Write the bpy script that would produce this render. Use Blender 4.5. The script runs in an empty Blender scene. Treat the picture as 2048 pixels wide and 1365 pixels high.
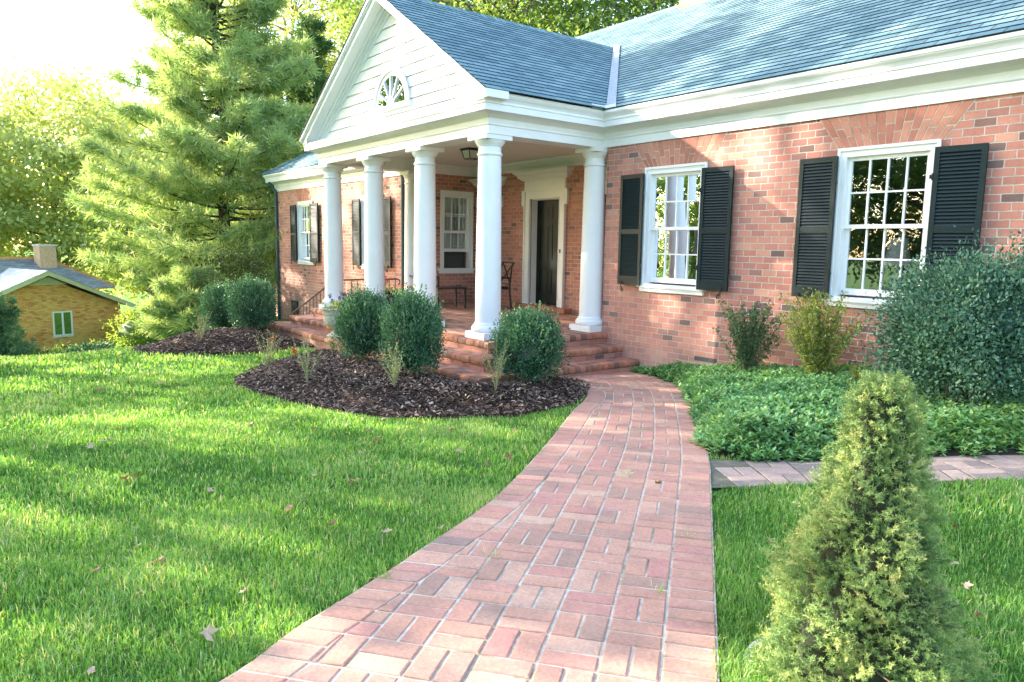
import bpy, math, random
import numpy as np
from mathutils import Vector, Matrix
random.seed(7)
RNG = np.random.default_rng(11)
PI = math.pi
SC = bpy.context.scene
COL = SC.collection

# ------------------------------------------------------------------ materials
class Mat:
    def __init__(s, name):
        s.m = bpy.data.materials.new(name); s.m.use_nodes = True
        s.nt = s.m.node_tree; s.nt.nodes.clear()
        s.out = s.nt.nodes.new('ShaderNodeOutputMaterial')
    def n(s, t, ins=None, **props):
        nd = s.nt.nodes.new(t)
        for k, v in props.items(): setattr(nd, k, v)
        for k, v in (ins or {}).items():
            sock = nd.inputs[k]
            if isinstance(v, bpy.types.NodeSocket): s.nt.links.new(v, sock)
            else: sock.default_value = v
        return nd
    def ramp(s, fac, stops, interp='LINEAR'):
        nd = s.nt.nodes.new('ShaderNodeValToRGB'); nd.color_ramp.interpolation = interp
        el = nd.color_ramp.elements
        while len(el) < len(stops): el.new(0.5)
        for e, (p, c) in zip(el, stops): e.position = p; e.color = (*c, 1)
        s.nt.links.new(fac, nd.inputs[0]); return nd.outputs[0]
    def mix(s, fac, a, b, mode='MIX'):
        nd = s.nt.nodes.new('ShaderNodeMix'); nd.data_type = 'RGBA'; nd.blend_type = mode
        for i, v in ((0, fac), (6, a), (7, b)):
            if isinstance(v, bpy.types.NodeSocket): s.nt.links.new(v, nd.inputs[i])
            else: nd.inputs[i].default_value = v if i == 0 else (*v, 1)
        return nd.outputs[2]
    def math(s, op, a, b=0.0):
        return s.n('ShaderNodeMath', {0: a, 1: b}, operation=op).outputs[0]
    def noise(s, vec, scale, detail=3.0, rough=0.6):
        return s.n('ShaderNodeTexNoise', {'Vector': vec, 'Scale': scale, 'Detail': detail, 'Roughness': rough}).outputs[0]
    def uv(s): return s.n('ShaderNodeUVMap').outputs[0]
    def obj(s): return s.n('ShaderNodeTexCoord').outputs['Object']
    def pos(s): return s.n('ShaderNodeNewGeometry').outputs['Position']
    def attr(s, name='v'): return s.n('ShaderNodeAttribute', attribute_name=name).outputs['Fac']
    def bump(s, h, strength=0.5, dist=0.01):
        return s.n('ShaderNodeBump', {'Height': h, 'Strength': strength, 'Distance': dist}).outputs[0]
    def bsdf(s, color, rough=0.7, metal=0.0, spec=0.4, normal=None):
        ins = {'Base Color': color if isinstance(color, bpy.types.NodeSocket) else (*color, 1), 'Roughness': rough, 'Metallic': metal, 'Specular IOR Level': spec}
        if normal is not None: ins['Normal'] = normal
        return s.n('ShaderNodeBsdfPrincipled', ins).outputs[0]
    def done(s, sh):
        s.nt.links.new(sh, s.out.inputs['Surface']); return s.m

def brick_mat(name, bw, rh, mort, stops, mortcol, vary=0.25, offset=0.5, spec=0.25, dirt=0.5, aged=0.0):
    m = Mat(name); uv = m.uv()
    wob = m.noise(uv, 9.0, 2.0)
    off = m.n('ShaderNodeVectorMath', {0: m.n('ShaderNodeTexNoise', {'Vector': uv, 'Scale': 14.0, 'Detail': 2.0}).outputs['Color'], 1: (0.5, 0.5, 0.5)}, operation='SUBTRACT').outputs[0]
    off = m.n('ShaderNodeVectorMath', {0: off, 'Scale': 0.012}, operation='SCALE').outputs[0]
    vec = m.n('ShaderNodeVectorMath', {0: uv, 1: off}, operation='ADD').outputs[0]
    b = m.n('ShaderNodeTexBrick', {'Vector': vec, 'Color1': (0, 0, 0, 1), 'Color2': (1, 1, 1, 1), 'Mortar': (0.5, 0.5, 0.5, 1), 'Scale': 1.0, 'Mortar Size': mort, 'Mortar Smooth': 0.25, 'Bias': 0.0, 'Brick Width': bw, 'Row Height': rh}, offset=offset)
    col = m.ramp(b.outputs['Color'], stops)
    big = m.noise(m.pos(), 0.9, 3.0)
    fine = m.noise(uv, 42.0, 5.0, 0.7)
    col = m.mix(vary, col, m.ramp(fine, [(0.25, (0.25, 0.25, 0.25)), (0.75, (0.9, 0.9, 0.9))]), 'OVERLAY')
    col = m.mix(dirt, col, m.ramp(big, [(0.3, (0.35, 0.33, 0.33)), (0.7, (0.72, 0.68, 0.64))]), 'OVERLAY')
    mc = m.mix(0.4, mortcol, m.ramp(m.noise(uv, 20.0, 4.0), [(0.3, (0.3, 0.3, 0.3)), (0.7, (0.75, 0.75, 0.75))]), 'OVERLAY')
    col = m.mix(b.outputs['Fac'], col, mc)
    z = m.n('ShaderNodeSeparateXYZ', {0: m.pos()}).outputs[2]
    low = m.ramp(m.math('ADD', m.math('MULTIPLY', z, 0.5), m.math('MULTIPLY', m.noise(m.pos(), 2.2, 5.0, .7), 0.7)), [(0.35, (1, 1, 1)), (0.75, (0, 0, 0))])
    col = m.mix(m.math('MULTIPLY', low, 0.30 * aged), col, (0.50, 0.37, 0.30))
    streak = m.n('ShaderNodeMapping', {'Vector': m.pos(), 'Scale': (3.0, 3.0, 0.28)}).outputs[0]
    sk = m.ramp(m.noise(streak, 1.6, 5.0, .7), [(0.52, (0, 0, 0)), (0.75, (1, 1, 1))])
    col = m.mix(m.math('MULTIPLY', sk, 0.28 * aged), col, (0.20, 0.11, 0.085))
    h = m.math('SUBTRACT', m.math('MULTIPLY', fine, 0.35), b.outputs['Fac'])
    return m.done(m.bsdf(col, 0.88, spec=spec, normal=m.bump(h, 1.0, 0.009)))

RED = [(0.0, (0.15, 0.105, 0.10)), (0.04, (0.22, 0.13, 0.115)), (0.075, (0.37, 0.175, 0.15)), (0.4, (0.43, 0.185, 0.145)), (0.62, (0.50, 0.23, 0.178)), (0.8, (0.46, 0.18, 0.142)), (1.0, (0.54, 0.285, 0.21))]
M_WALL = brick_mat('brick_wall', 0.200, 0.0835, 0.0062, RED, (0.54, 0.495, 0.44), aged=1.0)
M_RISER = brick_mat('brick_riser', 0.21, 0.085, 0.007, RED, (0.36, 0.33, 0.26), dirt=0.6)
PAV = [(0.0, (0.20, 0.125, 0.105)), (0.3, (0.33, 0.17, 0.125)), (0.6, (0.42, 0.21, 0.155)), (1.0, (0.49, 0.27, 0.20))]
M_FLOOR = brick_mat('brick_paving', 0.205, 0.105, 0.005, PAV, (0.34, 0.29, 0.25), vary=0.3)
M_BUFF = brick_mat('buff_brick', 0.22, 0.075, 0.006, [(0.0, (0.50, 0.23, 0.07)), (0.15, (0.74, 0.35, 0.10)), (0.5, (0.84, 0.42, 0.13)), (1.0, (0.88, 0.50, 0.19))], (0.42, 0.30, 0.14))

def unit_brick_mat(name, stops, sat=0.3):
    m = Mat(name); p = m.pos(); v = m.attr()
    col = m.ramp(v, stops)
    fine = m.noise(p, 60.0, 6.0, 0.7)
    col = m.mix(0.45, col, m.ramp(fine, [(0.25, (0.22, 0.22, 0.22)), (0.75, (0.85, 0.85, 0.85))]), 'OVERLAY')
    blot = m.noise(p, 5.0, 4.0, 0.6)
    col = m.mix(sat, col, m.ramp(blot, [(0.3, (0.36, 0.36, 0.37)), (0.7, (0.72, 0.68, 0.62))]), 'OVERLAY')
    st = m.ramp(m.noise(p, 11.0, 5.0, 0.75), [(0.56, (0, 0, 0)), (0.74, (1, 1, 1))])
    col = m.mix(m.math('MULTIPLY', st, 0.24), col, (0.50, 0.46, 0.40))
    dk = m.ramp(m.noise(p, 3.1, 6.0, 0.75), [(0.5, (0, 0, 0)), (0.68, (1, 1, 1))])
    col = m.mix(m.math('MULTIPLY', dk, 0.30), col, (0.16, 0.125, 0.10))
    pit = m.ramp(m.noise(p, 150.0, 3.0, 0.8), [(0.62, (0, 0, 0)), (0.72, (1, 1, 1))])
    col = m.mix(m.math('MULTIPLY', pit, 0.4), col, (0.13, 0.09, 0.075))
    return m.done(m.bsdf(col, 0.85, spec=0.3, normal=m.bump(m.math('ADD', fine, blot), 0.6, 0.005)))
M_PAVER = unit_brick_mat('paver_brick', [(0.0, (0.31, 0.205, 0.17)), (0.08, (0.39, 0.235, 0.18)), (0.3, (0.47, 0.245, 0.18)), (0.55, (0.53, 0.29, 0.21)), (0.72, (0.48, 0.225, 0.185)), (0.9, (0.53, 0.30, 0.22)), (1.0, (0.56, 0.345, 0.255))])
M_PAVER2 = unit_brick_mat('old_paver_brick', [(0.0, (0.22, 0.18, 0.165)), (0.5, (0.33, 0.245, 0.215)), (1.0, (0.42, 0.31, 0.265))], 0.5)
M_NOSE = unit_brick_mat('step_brick', [(0.0, (0.17, 0.10, 0.085)), (0.4, (0.36, 0.15, 0.09)), (0.7, (0.42, 0.18, 0.12)), (1.0, (0.47, 0.26, 0.17))], 0.55)
M_ARCH = unit_brick_mat('arch_brick', [(0.0, (0.38, 0.15, 0.11)), (0.5, (0.46, 0.195, 0.145)), (1.0, (0.52, 0.25, 0.18))])

def plain(name, col, rough=0.6, var=0.12, scale=6.0, metal=0.0, spec=0.4, bump=0.15):
    m = Mat(name); o = m.pos()
    n = m.noise(o, scale, 5.0, 0.65)
    c = m.mix(var, col, m.ramp(n, [(0.3, (0.25, 0.25, 0.25)), (0.7, (0.8, 0.8, 0.8))]), 'OVERLAY')
    nn = m.bump(m.noise(o, scale * 12, 3.0), bump, 0.004)
    return m.done(m.bsdf(c, rough, metal, spec, nn))
M_WHITE = plain('white_paint', (0.80, 0.815, 0.82), 0.55, 0.26, 3.1, bump=0.12)
M_CEIL = plain('ceiling_paint', (0.74, 0.74, 0.72), 0.7, 0.1, 2.0)
M_TRIMW = plain('window_paint', (0.80, 0.82, 0.83), 0.45, 0.1, 5.0, bump=0.05)
M_SHUT = plain('shutter_paint', (0.006, 0.019, 0.022), 0.5, 0.35, 7.0, spec=0.3)
M_DOOR = plain('door_paint', (0.004, 0.011, 0.012), 0.5, 0.3, 4.0, spec=0.25, bump=0.05)
M_TEAL = plain('downspout_paint', (0.035, 0.085, 0.095), 0.45, 0.3, 5.0)
M_IRON = plain('wrought_iron', (0.02, 0.021, 0.022), 0.5, 0.3, 20.0, spec=0.5)
M_RUST = plain('rail_iron', (0.05, 0.03, 0.026), 0.6, 0.5, 20.0, spec=0.4)
M_LEAD = plain('valley_flashing', (0.30, 0.35, 0.42), 0.45, 0.5, 9.0, metal=0.3)
M_STONE = plain('cast_stone', (0.36, 0.38, 0.31), 0.9, 0.6, 14.0, bump=0.6)
M_POT = plain('black_pot', (0.018, 0.019, 0.021), 0.5, 0.3, 12.0)
M_WPOT = plain('white_glazed_pot', (0.62, 0.60, 0.56), 0.6, 0.6, 9.0)
M_SOIL = plain('potting_soil', (0.03, 0.022, 0.016), 0.95, 0.6, 30.0, bump=0.9)
def mortar_mat():
    m = Mat('path_mortar'); p = m.pos(); n = m.noise(p, 22.0, 5.0, .7)
    c = m.mix(.6, (0.56, 0.495, 0.40), m.ramp(n, [(.3, (.25, .25, .25)), (.7, (.8, .8, .8))]), 'OVERLAY')
    k = m.ramp(m.noise(p, 2.3, 5.0, .7), [(.50, (0, 0, 0)), (.66, (1, 1, 1))]); c = m.mix(m.math('MULTIPLY', k, .75), c, (0.10, 0.105, 0.06))
    return m.done(m.bsdf(c, .95, spec=.2, normal=m.bump(n, .9, .006)))
M_MORTAR = mortar_mat()
M_MORTAR2 = plain('walk_mortar', (0.13, 0.125, 0.09), 0.95, 0.7, 16.0, bump=0.8)
M_STEPMORT = plain('step_mortar', (0.34, 0.31, 0.21), 0.95, 0.7, 14.0, bump=0.8)
M_ROOM = plain('room_wall', (0.09, 0.095, 0.10), 0.8)
M_CURT = plain('curtain_cloth', (0.62, 0.64, 0.64), 0.9, 0.3, 8.0)
M_CURTD = plain('grey_curtain_cloth', (0.03, 0.031, 0.035), 0.9, 0.3, 8.0)
M_SHADE = plain('lamp_shade_paper', (0.62, 0.63, 0.58), 0.8, 0.4, 18.0)
M_WOOD = plain('table_wood', (0.10, 0.05, 0.025), 0.4, 0.4, 10.0)
M_CREAM = plain('cream_trim', (0.62, 0.60, 0.40), 0.6, 0.2, 4.0)
M_WROOF = plain('pale_roof', (0.62, 0.61, 0.60), 0.8, 0.3, 6.0)
M_CHIMB = brick_mat('chimney_brick', 0.2, 0.08, 0.006, [(0.0, (0.3, 0.14, 0.09)), (1.0, (0.46, 0.25, 0.17))], (0.4, 0.35, 0.3))
M_WIRE = plain('cable_rubber', (0.02, 0.02, 0.02), 0.6)
M_BLUE = plain('blue_china', (0.30, 0.38, 0.48), 0.4, 0.7, 26.0)

def roof_mat(name, dark, light):
    m = Mat(name); uv = m.uv()
    b = m.n('ShaderNodeTexBrick', {'Vector': uv, 'Color1': (0, 0, 0, 1), 'Color2': (1, 1, 1, 1), 'Mortar': (0.0, 0.0, 0.0, 1), 'Scale': 1.0, 'Mortar Size': 0.0055, 'Mortar Smooth': 0.1, 'Brick Width': 0.305, 'Row Height': 0.14}, offset=0.5)
    c = m.mix(b.outputs['Color'], dark, light)
    fine = m.noise(uv, 130.0, 3.0, 0.8)
    c = m.mix(0.7, c, m.ramp(fine, [(0.3, (0.2, 0.2, 0.2)), (0.7, (0.8, 0.8, 0.8))]), 'OVERLAY')
    c = m.mix(0.5, c, m.ramp(m.noise(uv, 0.7, 4.0), [(0.3, (0.35, 0.37, 0.40)), (0.7, (0.68, 0.66, 0.62))]), 'OVERLAY')
    c = m.mix(b.outputs['Fac'], c, (0.02, 0.03, 0.035))
    h = m.math('SUBTRACT', m.math('MULTIPLY', fine, 0.4), b.outputs['Fac'])
    return m.done(m.bsdf(c, 0.9, spec=0.25, normal=m.bump(h, 0.6, 0.006)))
M_ROOF = roof_mat('slate_shingle', (0.105, 0.19, 0.215), (0.195, 0.30, 0.33))
M_ROOFB = roof_mat('grey_shingle', (0.17, 0.20, 0.235), (0.28, 0.31, 0.34))

def glass_mat(name, tint=(0.9, 0.95, 1.0), lo=0.22):
    m = Mat(name)
    fr = m.n('ShaderNodeFresnel', {'IOR': 1.6}).outputs[0]
    f = m.math('MAXIMUM', m.math('MULTIPLY', fr, 1.6), lo)
    w = m.bump(m.noise(m.pos(), 2.5, 1.0), 0.10, 0.02)
    gl = m.n('ShaderNodeBsdfGlossy', {'Color': (*tint, 1), 'Roughness': 0.01, 'Normal': w}).outputs[0]
    tr = m.n('ShaderNodeBsdfTransparent', {'Color': (0.8, 0.84, 0.84, 1)}).outputs[0]
    return m.done(m.n('ShaderNodeMixShader', {0: f, 1: tr, 2: gl}).outputs[0])
M_GLASS = glass_mat('window_glass')

def leaf_mat(name, stops, trans=0.4, tcol=(1.25, 1.2, 0.6), rough=0.5, spec=0.35):
    m = Mat(name); v = m.attr()
    c = m.ramp(v, stops)
    c = m.mix(0.25, c, m.ramp(m.noise(m.pos(), 1.3, 2.0), [(0.3, (0.36, 0.36, 0.4)), (0.7, (0.66, 0.64, 0.5))]), 'OVERLAY')
    d = m.bsdf(c, rough, spec=spec)
    tc = m.mix(1.0, c, tcol, 'MULTIPLY')
    t = m.n('ShaderNodeBsdfTranslucent', {'Color': tc}).outputs[0]
    return m.done(m.n('ShaderNodeMixShader', {0: trans, 1: d, 2: t}).outputs[0])
M_GRASS = leaf_mat('grass_blade', [(0.0, (0.05, 0.12, 0.03)), (0.3, (0.12, 0.30, 0.065)), (0.6, (0.22, 0.44, 0.11)), (0.82, (0.35, 0.57, 0.18)), (0.92, (0.54, 0.62, 0.29)), (1.0, (0.68, 0.62, 0.42))], 0.4, (1.6, 1.4, 0.5))
M_MAPLE = leaf_mat('maple_leaf', [(0.0, (0.22, 0.31, 0.13)), (0.5, (0.45, 0.54, 0.24)), (0.9, (0.62, 0.66, 0.33)), (1.0, (0.68, 0.60, 0.30))], 0.5, (1.35, 1.25, 0.75))
M_OAK = leaf_mat('oak_leaf', [(0.0, (0.09, 0.17, 0.045)), (0.6, (0.19, 0.30, 0.08)), (1.0, (0.36, 0.42, 0.16))], 0.5, (1.4, 1.3, 0.7))
M_PINE = leaf_mat('pine_needle', [(0.0, (0.14, 0.25, 0.12)), (0.4, (0.34, 0.47, 0.20)), (1.0, (0.66, 0.70, 0.34))], 0.4, (1.3, 1.25, 0.75))
M_PINED = leaf_mat('dark_pine_needle', [(0.0, (0.05, 0.13, 0.065)), (0.6, (0.13, 0.26, 0.11)), (1.0, (0.24, 0.36, 0.15))], 0.3)
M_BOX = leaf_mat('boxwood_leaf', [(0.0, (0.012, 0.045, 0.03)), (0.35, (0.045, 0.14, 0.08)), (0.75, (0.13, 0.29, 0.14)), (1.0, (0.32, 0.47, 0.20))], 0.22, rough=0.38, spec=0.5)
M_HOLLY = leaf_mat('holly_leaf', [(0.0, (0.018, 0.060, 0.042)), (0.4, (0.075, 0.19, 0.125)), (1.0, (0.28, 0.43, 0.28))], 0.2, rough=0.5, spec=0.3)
M_IVY = leaf_mat('pachysandra_leaf', [(0.0, (0.035, 0.12, 0.05)), (0.32, (0.12, 0.31, 0.115)), (0.72, (0.28, 0.50, 0.18)), (1.0, (0.50, 0.62, 0.20))], 0.25, rough=0.4, spec=0.5)
M_AZA = leaf_mat('azalea_leaf', [(0.0, (0.03, 0.09, 0.045)), (0.6, (0.09, 0.20, 0.085)), (1.0, (0.22, 0.32, 0.11))], 0.3)
M_YEL = leaf_mat('yellow_green_leaf', [(0.0, (0.12, 0.21, 0.05)), (0.6, (0.29, 0.39, 0.09)), (1.0, (0.52, 0.53, 0.15))], 0.45, (1.4, 1.3, 0.6))
M_SPRUCE = leaf_mat('spruce_needle', [(0.0, (0.05, 0.10, 0.045)), (0.3, (0.16, 0.27, 0.10)), (0.7, (0.36, 0.48, 0.17)), (1.0, (0.60, 0.58, 0.25))], 0.3)
M_ROSE = leaf_mat('rose_stem', [(0.0, (0.16, 0.20, 0.09)), (0.6, (0.36, 0.40, 0.19)), (1.0, (0.5, 0.46, 0.28))], 0.25)
M_VIB = leaf_mat('viburnum_leaf', [(0.0, (0.025, 0.06, 0.025)), (0.6, (0.07, 0.12, 0.04)), (0.93, (0.15, 0.19, 0.07)), (1.0, (0.30, 0.12, 0.10))], 0.35)
M_DRY = leaf_mat('dry_leaf', [(0.0, (0.16, 0.08, 0.04)), (0.5, (0.34, 0.19, 0.11)), (1.0, (0.52, 0.40, 0.30))], 0.3, (1.2, 1.0, 0.8))
M_REDF = leaf_mat('red_petal', [(0.0, (0.45, 0.012, 0.012)), (1.0, (0.75, 0.03, 0.03))], 0.3, (1.3, 0.8, 0.8))
M_PURF = leaf_mat('purple_petal', [(0.0, (0.06, 0.02, 0.20)), (1.0, (0.20, 0.07, 0.40))], 0.3, (1, 1, 1))
M_PINKF = leaf_mat('pink_petal', [(0.0, (0.6, 0.08, 0.12)), (1.0, (0.75, 0.2, 0.22))], 0.3, (1, 1, 1))
M_CHIP = leaf_mat('mulch_chip', [(0.0, (0.03, 0.019, 0.016)), (0.5, (0.11, 0.072, 0.058)), (0.86, (0.26, 0.175, 0.135)), (1.0, (0.52, 0.40, 0.31))], 0.0, (1, 1, 1), 0.9, 0.2)

def bark(name, a, b):
    m = Mat(name); p = m.pos()
    sp = m.n('ShaderNodeMapping', {'Vector': p, 'Scale': (1, 1, 0.22)}).outputs[0]
    n = m.noise(sp, 16.0, 6.0, 0.7)
    c = m.ramp(n, [(0.3, a), (0.7, b)])
    return m.done(m.bsdf(c, 0.95, spec=0.2, normal=m.bump(n, 1.0, 0.04)))
M_BARK = bark('grey_bark', (0.08, 0.07, 0.06), (0.34, 0.31, 0.28))
M_BARKD = bark('dark_bark', (0.03, 0.022, 0.018), (0.13, 0.10, 0.08))
M_TWIG = bark('shrub_stem', (0.12, 0.085, 0.06), (0.38, 0.30, 0.22))

def ground_mat():
    m = Mat('lawn_soil'); p = m.pos()
    n = m.noise(p, 3.0, 6.0, 0.7); f = m.noise(p, 60.0, 4.0, 0.8)
    c = m.ramp(n, [(0.3, (0.05, 0.13, 0.025)), (0.55, (0.085, 0.21, 0.04)), (0.75, (0.14, 0.25, 0.06))])
    c = m.mix(0.6, c, m.ramp(f, [(0.3, (0.2, 0.2, 0.2)), (0.7, (0.8, 0.8, 0.75))]), 'OVERLAY')
    return m.done(m.bsdf(c, 0.95, spec=0.1, normal=m.bump(f, 1.0, 0.03)))
M_GROUND = ground_mat()
def mulch_mat():
    m = Mat('bark_mulch'); p = m.pos()
    v = m.n('ShaderNodeTexVoronoi', {'Vector': p, 'Scale': 45.0}).outputs['Color']
    c = m.ramp(v, [(0.0, (0.012, 0.008, 0.007)), (0.6, (0.045, 0.028, 0.022)), (1.0, (0.09, 0.06, 0.045))])
    n = m.noise(p, 50.0, 4.0)
    return m.done(m.bsdf(c, 0.95, spec=0.15, normal=m.bump(n, 1.0, 0.03)))
M_MULCH = mulch_mat()

# ------------------------------------------------------------------ mesh builder
class MB:
    """collects polygons; UVs are box projected in metres unless given"""
    def __init__(s): s.v = []; s.f = []; s.uv = []; s.a = []
    def face(s, pts, uv=None, a=0.5):
        i = len(s.v); s.v.extend([tuple(p) for p in pts]); s.f.append(tuple(range(i, i + len(pts)))); s.uv.append(uv); s.a.append(a)
    def box(s, x0, x1, y0, y1, z0, z1, a=0.5):
        P = [(x, y, z) for z in (z0, z1) for y in (y0, y1) for x in (x0, x1)]
        s.hexa(P, a)
    def hexa(s, P, a=0.5):
        for q in ((0, 2, 3, 1), (4, 5, 7, 6), (0, 1, 5, 4), (2, 6, 7, 3), (0, 4, 6, 2), (1, 3, 7, 5)):
            s.face([P[k] for k in q], None, a)
    def obox(s, c, ax, ay, az, a=0.5):
        c = Vector(c); ax = Vector(ax); ay = Vector(ay); az = Vector(az)
        s.hexa([c + ax * i + ay * j + az * k for k in (-1, 1) for j in (-1, 1) for i in (-1, 1)], a)
    def prism(s, poly, fn, d0, d1, a=0.5):
        """poly: 2D points; fn(p,q,d)->3D"""
        A = [fn(p, q, d0) for p, q in poly]; B = [fn(p, q, d1) for p, q in poly]
        s.face(A[::-1], None, a); s.face(B, None, a)
        n = len(poly)
        for i in range(n):
            j = (i + 1) % n; s.face([A[i], A[j], B[j], B[i]], None, a)
    def tube(s, pts, r, n=6, cap=True, a=0.5):
        pts = [Vector(p) for p in pts]; rs = r if isinstance(r, (list, tuple)) else [r] * len(pts)
        rings = []; ref = Vector((0.31, 0.17, 0.93)).normalized()
        for i, p in enumerate(pts):
            t = (pts[min(i + 1, len(pts) - 1)] - pts[max(i - 1, 0)])
            if t.length < 1e-9: t = Vector((0, 0, 1))
            t.normalize()
            u = t.cross(ref)
            if u.length < 1e-3: u = t.cross(Vector((1, 0, 0)))
            u.normalize(); w = t.cross(u)
            i0 = len(s.v)
            for k in range(n):
                an = 2 * PI * k / n; s.v.append(tuple(p + (u * math.cos(an) + w * math.sin(an)) * rs[i]))
            rings.append(i0)
        for i in range(len(pts) - 1):
            for k in range(n):
                k2 = (k + 1) % n
                s.f.append((rings[i] + k, rings[i] + k2, rings[i + 1] + k2, rings[i + 1] + k)); s.uv.append(None); s.a.append(a)
        if cap:
            s.f.append(tuple(rings[0] + k for k in range(n))[::-1]); s.uv.append(None); s.a.append(a)
            s.f.append(tuple(rings[-1] + k for k in range(n))); s.uv.append(None); s.a.append(a)
    def lathe(s, cx, cy, prof, n=32, a=0.5, sq=1.0):
        i0 = len(s.v)
        for r, z in prof:
            for k in range(n):
                an = 2 * PI * k / n; s.v.append((cx + r * math.cos(an), cy + r * math.sin(an) * sq, z))
        for i in range(len(prof) - 1):
            for k in range(n):
                k2 = (k + 1) % n
                s.f.append((i0 + i * n + k, i0 + i * n + k2, i0 + (i + 1) * n + k2, i0 + (i + 1) * n + k)); s.uv.append(None); s.a.append(a)
        for i, rev in ((0, True), (len(prof) - 1, False)):
            if prof[i][0] > 1e-4:
                q = tuple(i0 + i * n + k for k in range(n)); s.f.append(q[::-1] if rev else q); s.uv.append(None); s.a.append(a)
    def build(s, name, mat, parent=None, smooth=False, bevel=0.0, tf=None):
        v = [tf(*p) for p in s.v] if tf else s.v
        f = s.f
        if tf:
            o, ex, ey, ez = (Vector(tf(*q)) for q in ((0, 0, 0), (1, 0, 0), (0, 1, 0), (0, 0, 1)))
            if (ex - o).cross(ey - o).dot(ez - o) < 0: f = [q[::-1] for q in f]; s.uv = [u[::-1] if u else None for u in s.uv]
        me = bpy.data.meshes.new(name); me.from_pydata([tuple(p) for p in v], [], f)
        uvl = me.uv_layers.new(name='UVMap'); co = [Vector(p) for p in v]; data = np.zeros(len(me.loops) * 2, dtype=np.float32); li = 0
        for q, u in zip(f, s.uv):
            if u is None:
                a, b, c = co[q[0]], co[q[1]], co[q[2]]
                nrm = (b - a).cross(c - a); ax, ay, az = abs(nrm.x), abs(nrm.y), abs(nrm.z)
                for k in q:
                    p = co[k]
                    w = (p.y, p.z) if ax >= ay and ax >= az else ((p.x, p.z) if ay >= az else (p.x, p.y))
                    data[li] = w[0] + 50; data[li + 1] = w[1] + 50; li += 2
            else:
                for w in u: data[li] = w[0]; data[li + 1] = w[1]; li += 2
        uvl.data.foreach_set('uv', data)
        at = me.attributes.new('v', 'FLOAT', 'FACE'); at.data.foreach_set('value', np.array(s.a, dtype=np.float32))
        if smooth: me.polygons.foreach_set('use_smooth', [True] * len(me.polygons))
        me.update()
        o = bpy.data.objects.new(name, me); COL.objects.link(o); me.materials.append(mat)
        if smooth: me.set_sharp_from_angle(angle=math.radians(40))
        if bevel:
            b = o.modifiers.new('bevel', 'BEVEL'); b.width = bevel; b.segments = 1; b.limit_method = 'ANGLE'
        put(o, parent); return o

LOCALS = set()
def put(o, parent):
    """parts are modelled in world space unless their thing is listed in LOCALS"""
    if parent is None: return
    o.parent = parent
    if parent.parent is None and parent.type == 'EMPTY' and parent.name not in LOCALS:
        o.matrix_parent_inverse = Matrix.Translation(-Vector(parent.location))

def np_mesh(name, V, F, A, mat, parent=None, smooth=False):
    """V (n,3); F (m,k) uniform polygons; A (m,) attribute"""
    me = bpy.data.meshes.new(name); V = np.asarray(V, np.float32); F = np.asarray(F, np.int32); m, k = F.shape
    me.vertices.add(len(V)); me.vertices.foreach_set('co', V.ravel())
    me.loops.add(m * k); me.loops.foreach_set('vertex_index', F.ravel())
    me.polygons.add(m); me.polygons.foreach_set('loop_start', np.arange(0, m * k, k, dtype=np.int32)); me.polygons.foreach_set('loop_total', np.full(m, k, np.int32))
    at = me.attributes.new('v', 'FLOAT', 'FACE'); at.data.foreach_set('value', np.asarray(A, np.float32))
    me.update(calc_edges=True); me.validate()
    if smooth: me.polygons.foreach_set('use_smooth', [True] * len(me.polygons))
    o = bpy.data.objects.new(name, me); COL.objects.link(o); me.materials.append(mat); put(o, parent); return o

def thing(name, label, cat, loc=(0, 0, 0), group=None, local=False):
    o = bpy.data.objects.new(name, None); COL.objects.link(o); o.location = loc
    if local: LOCALS.add(o.name)
    o.empty_display_size = 0.2
    o['label'] = label; o['category'] = cat
    if group: o['group'] = group
    return o
def tag(o, label, cat, group=None):
    o['label'] = label; o['category'] = cat
    if group: o['group'] = group
    return o
def dup(root, loc, rotz, scale=1.0, label=None, group=None):
    r = root.copy(); COL.objects.link(r); r.location = loc; r.rotation_euler = (0, 0, rotz)
    r.scale = scale if isinstance(scale, tuple) else (scale,) * 3
    if label: r['label'] = label
    if group: r['group'] = group
    for ch in list(root.children):
        c = ch.copy(); COL.objects.link(c); c.parent = r
        for g in ch.children:
            d = g.copy(); COL.objects.link(d); d.parent = c
    return r

# ------------------------------------------------------------------ terrain
CAMZ = 1.86
def smooth01(t): t = np.clip(t, 0, 1); return t * t * (3 - 2 * t)
def gz(x, y):
    x = np.asarray(x, float); y = np.asarray(y, float)
    r = np.hypot(x, y)
    z = 0.32 - 0.0295 * np.minimum(r, 12.5)
    crest = 13.1 + 0.28 * np.maximum(0, y - 2.0)
    d = np.maximum(0, -x - crest)
    slope = 0.215 - 0.135 * smooth01((y - 4.0) / 4.0)
    drop = np.where(d < 3, d * d / 6.0, d - 1.5) * slope
    z = z - np.minimum(drop, 4.3 - 1.2 * smooth01((y - 6) / 8))
    z = z + 0.24 * smooth01((x + 3.5) / 1.9) * smooth01((y - 3.6) / 2.4)
    z = z + 0.03 * np.sin(x * 0.9 + 1.3) * np.sin(y * 1.1) * smooth01((r - 3) / 3) * smooth01((12 - r) / 3)
    return z

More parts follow.
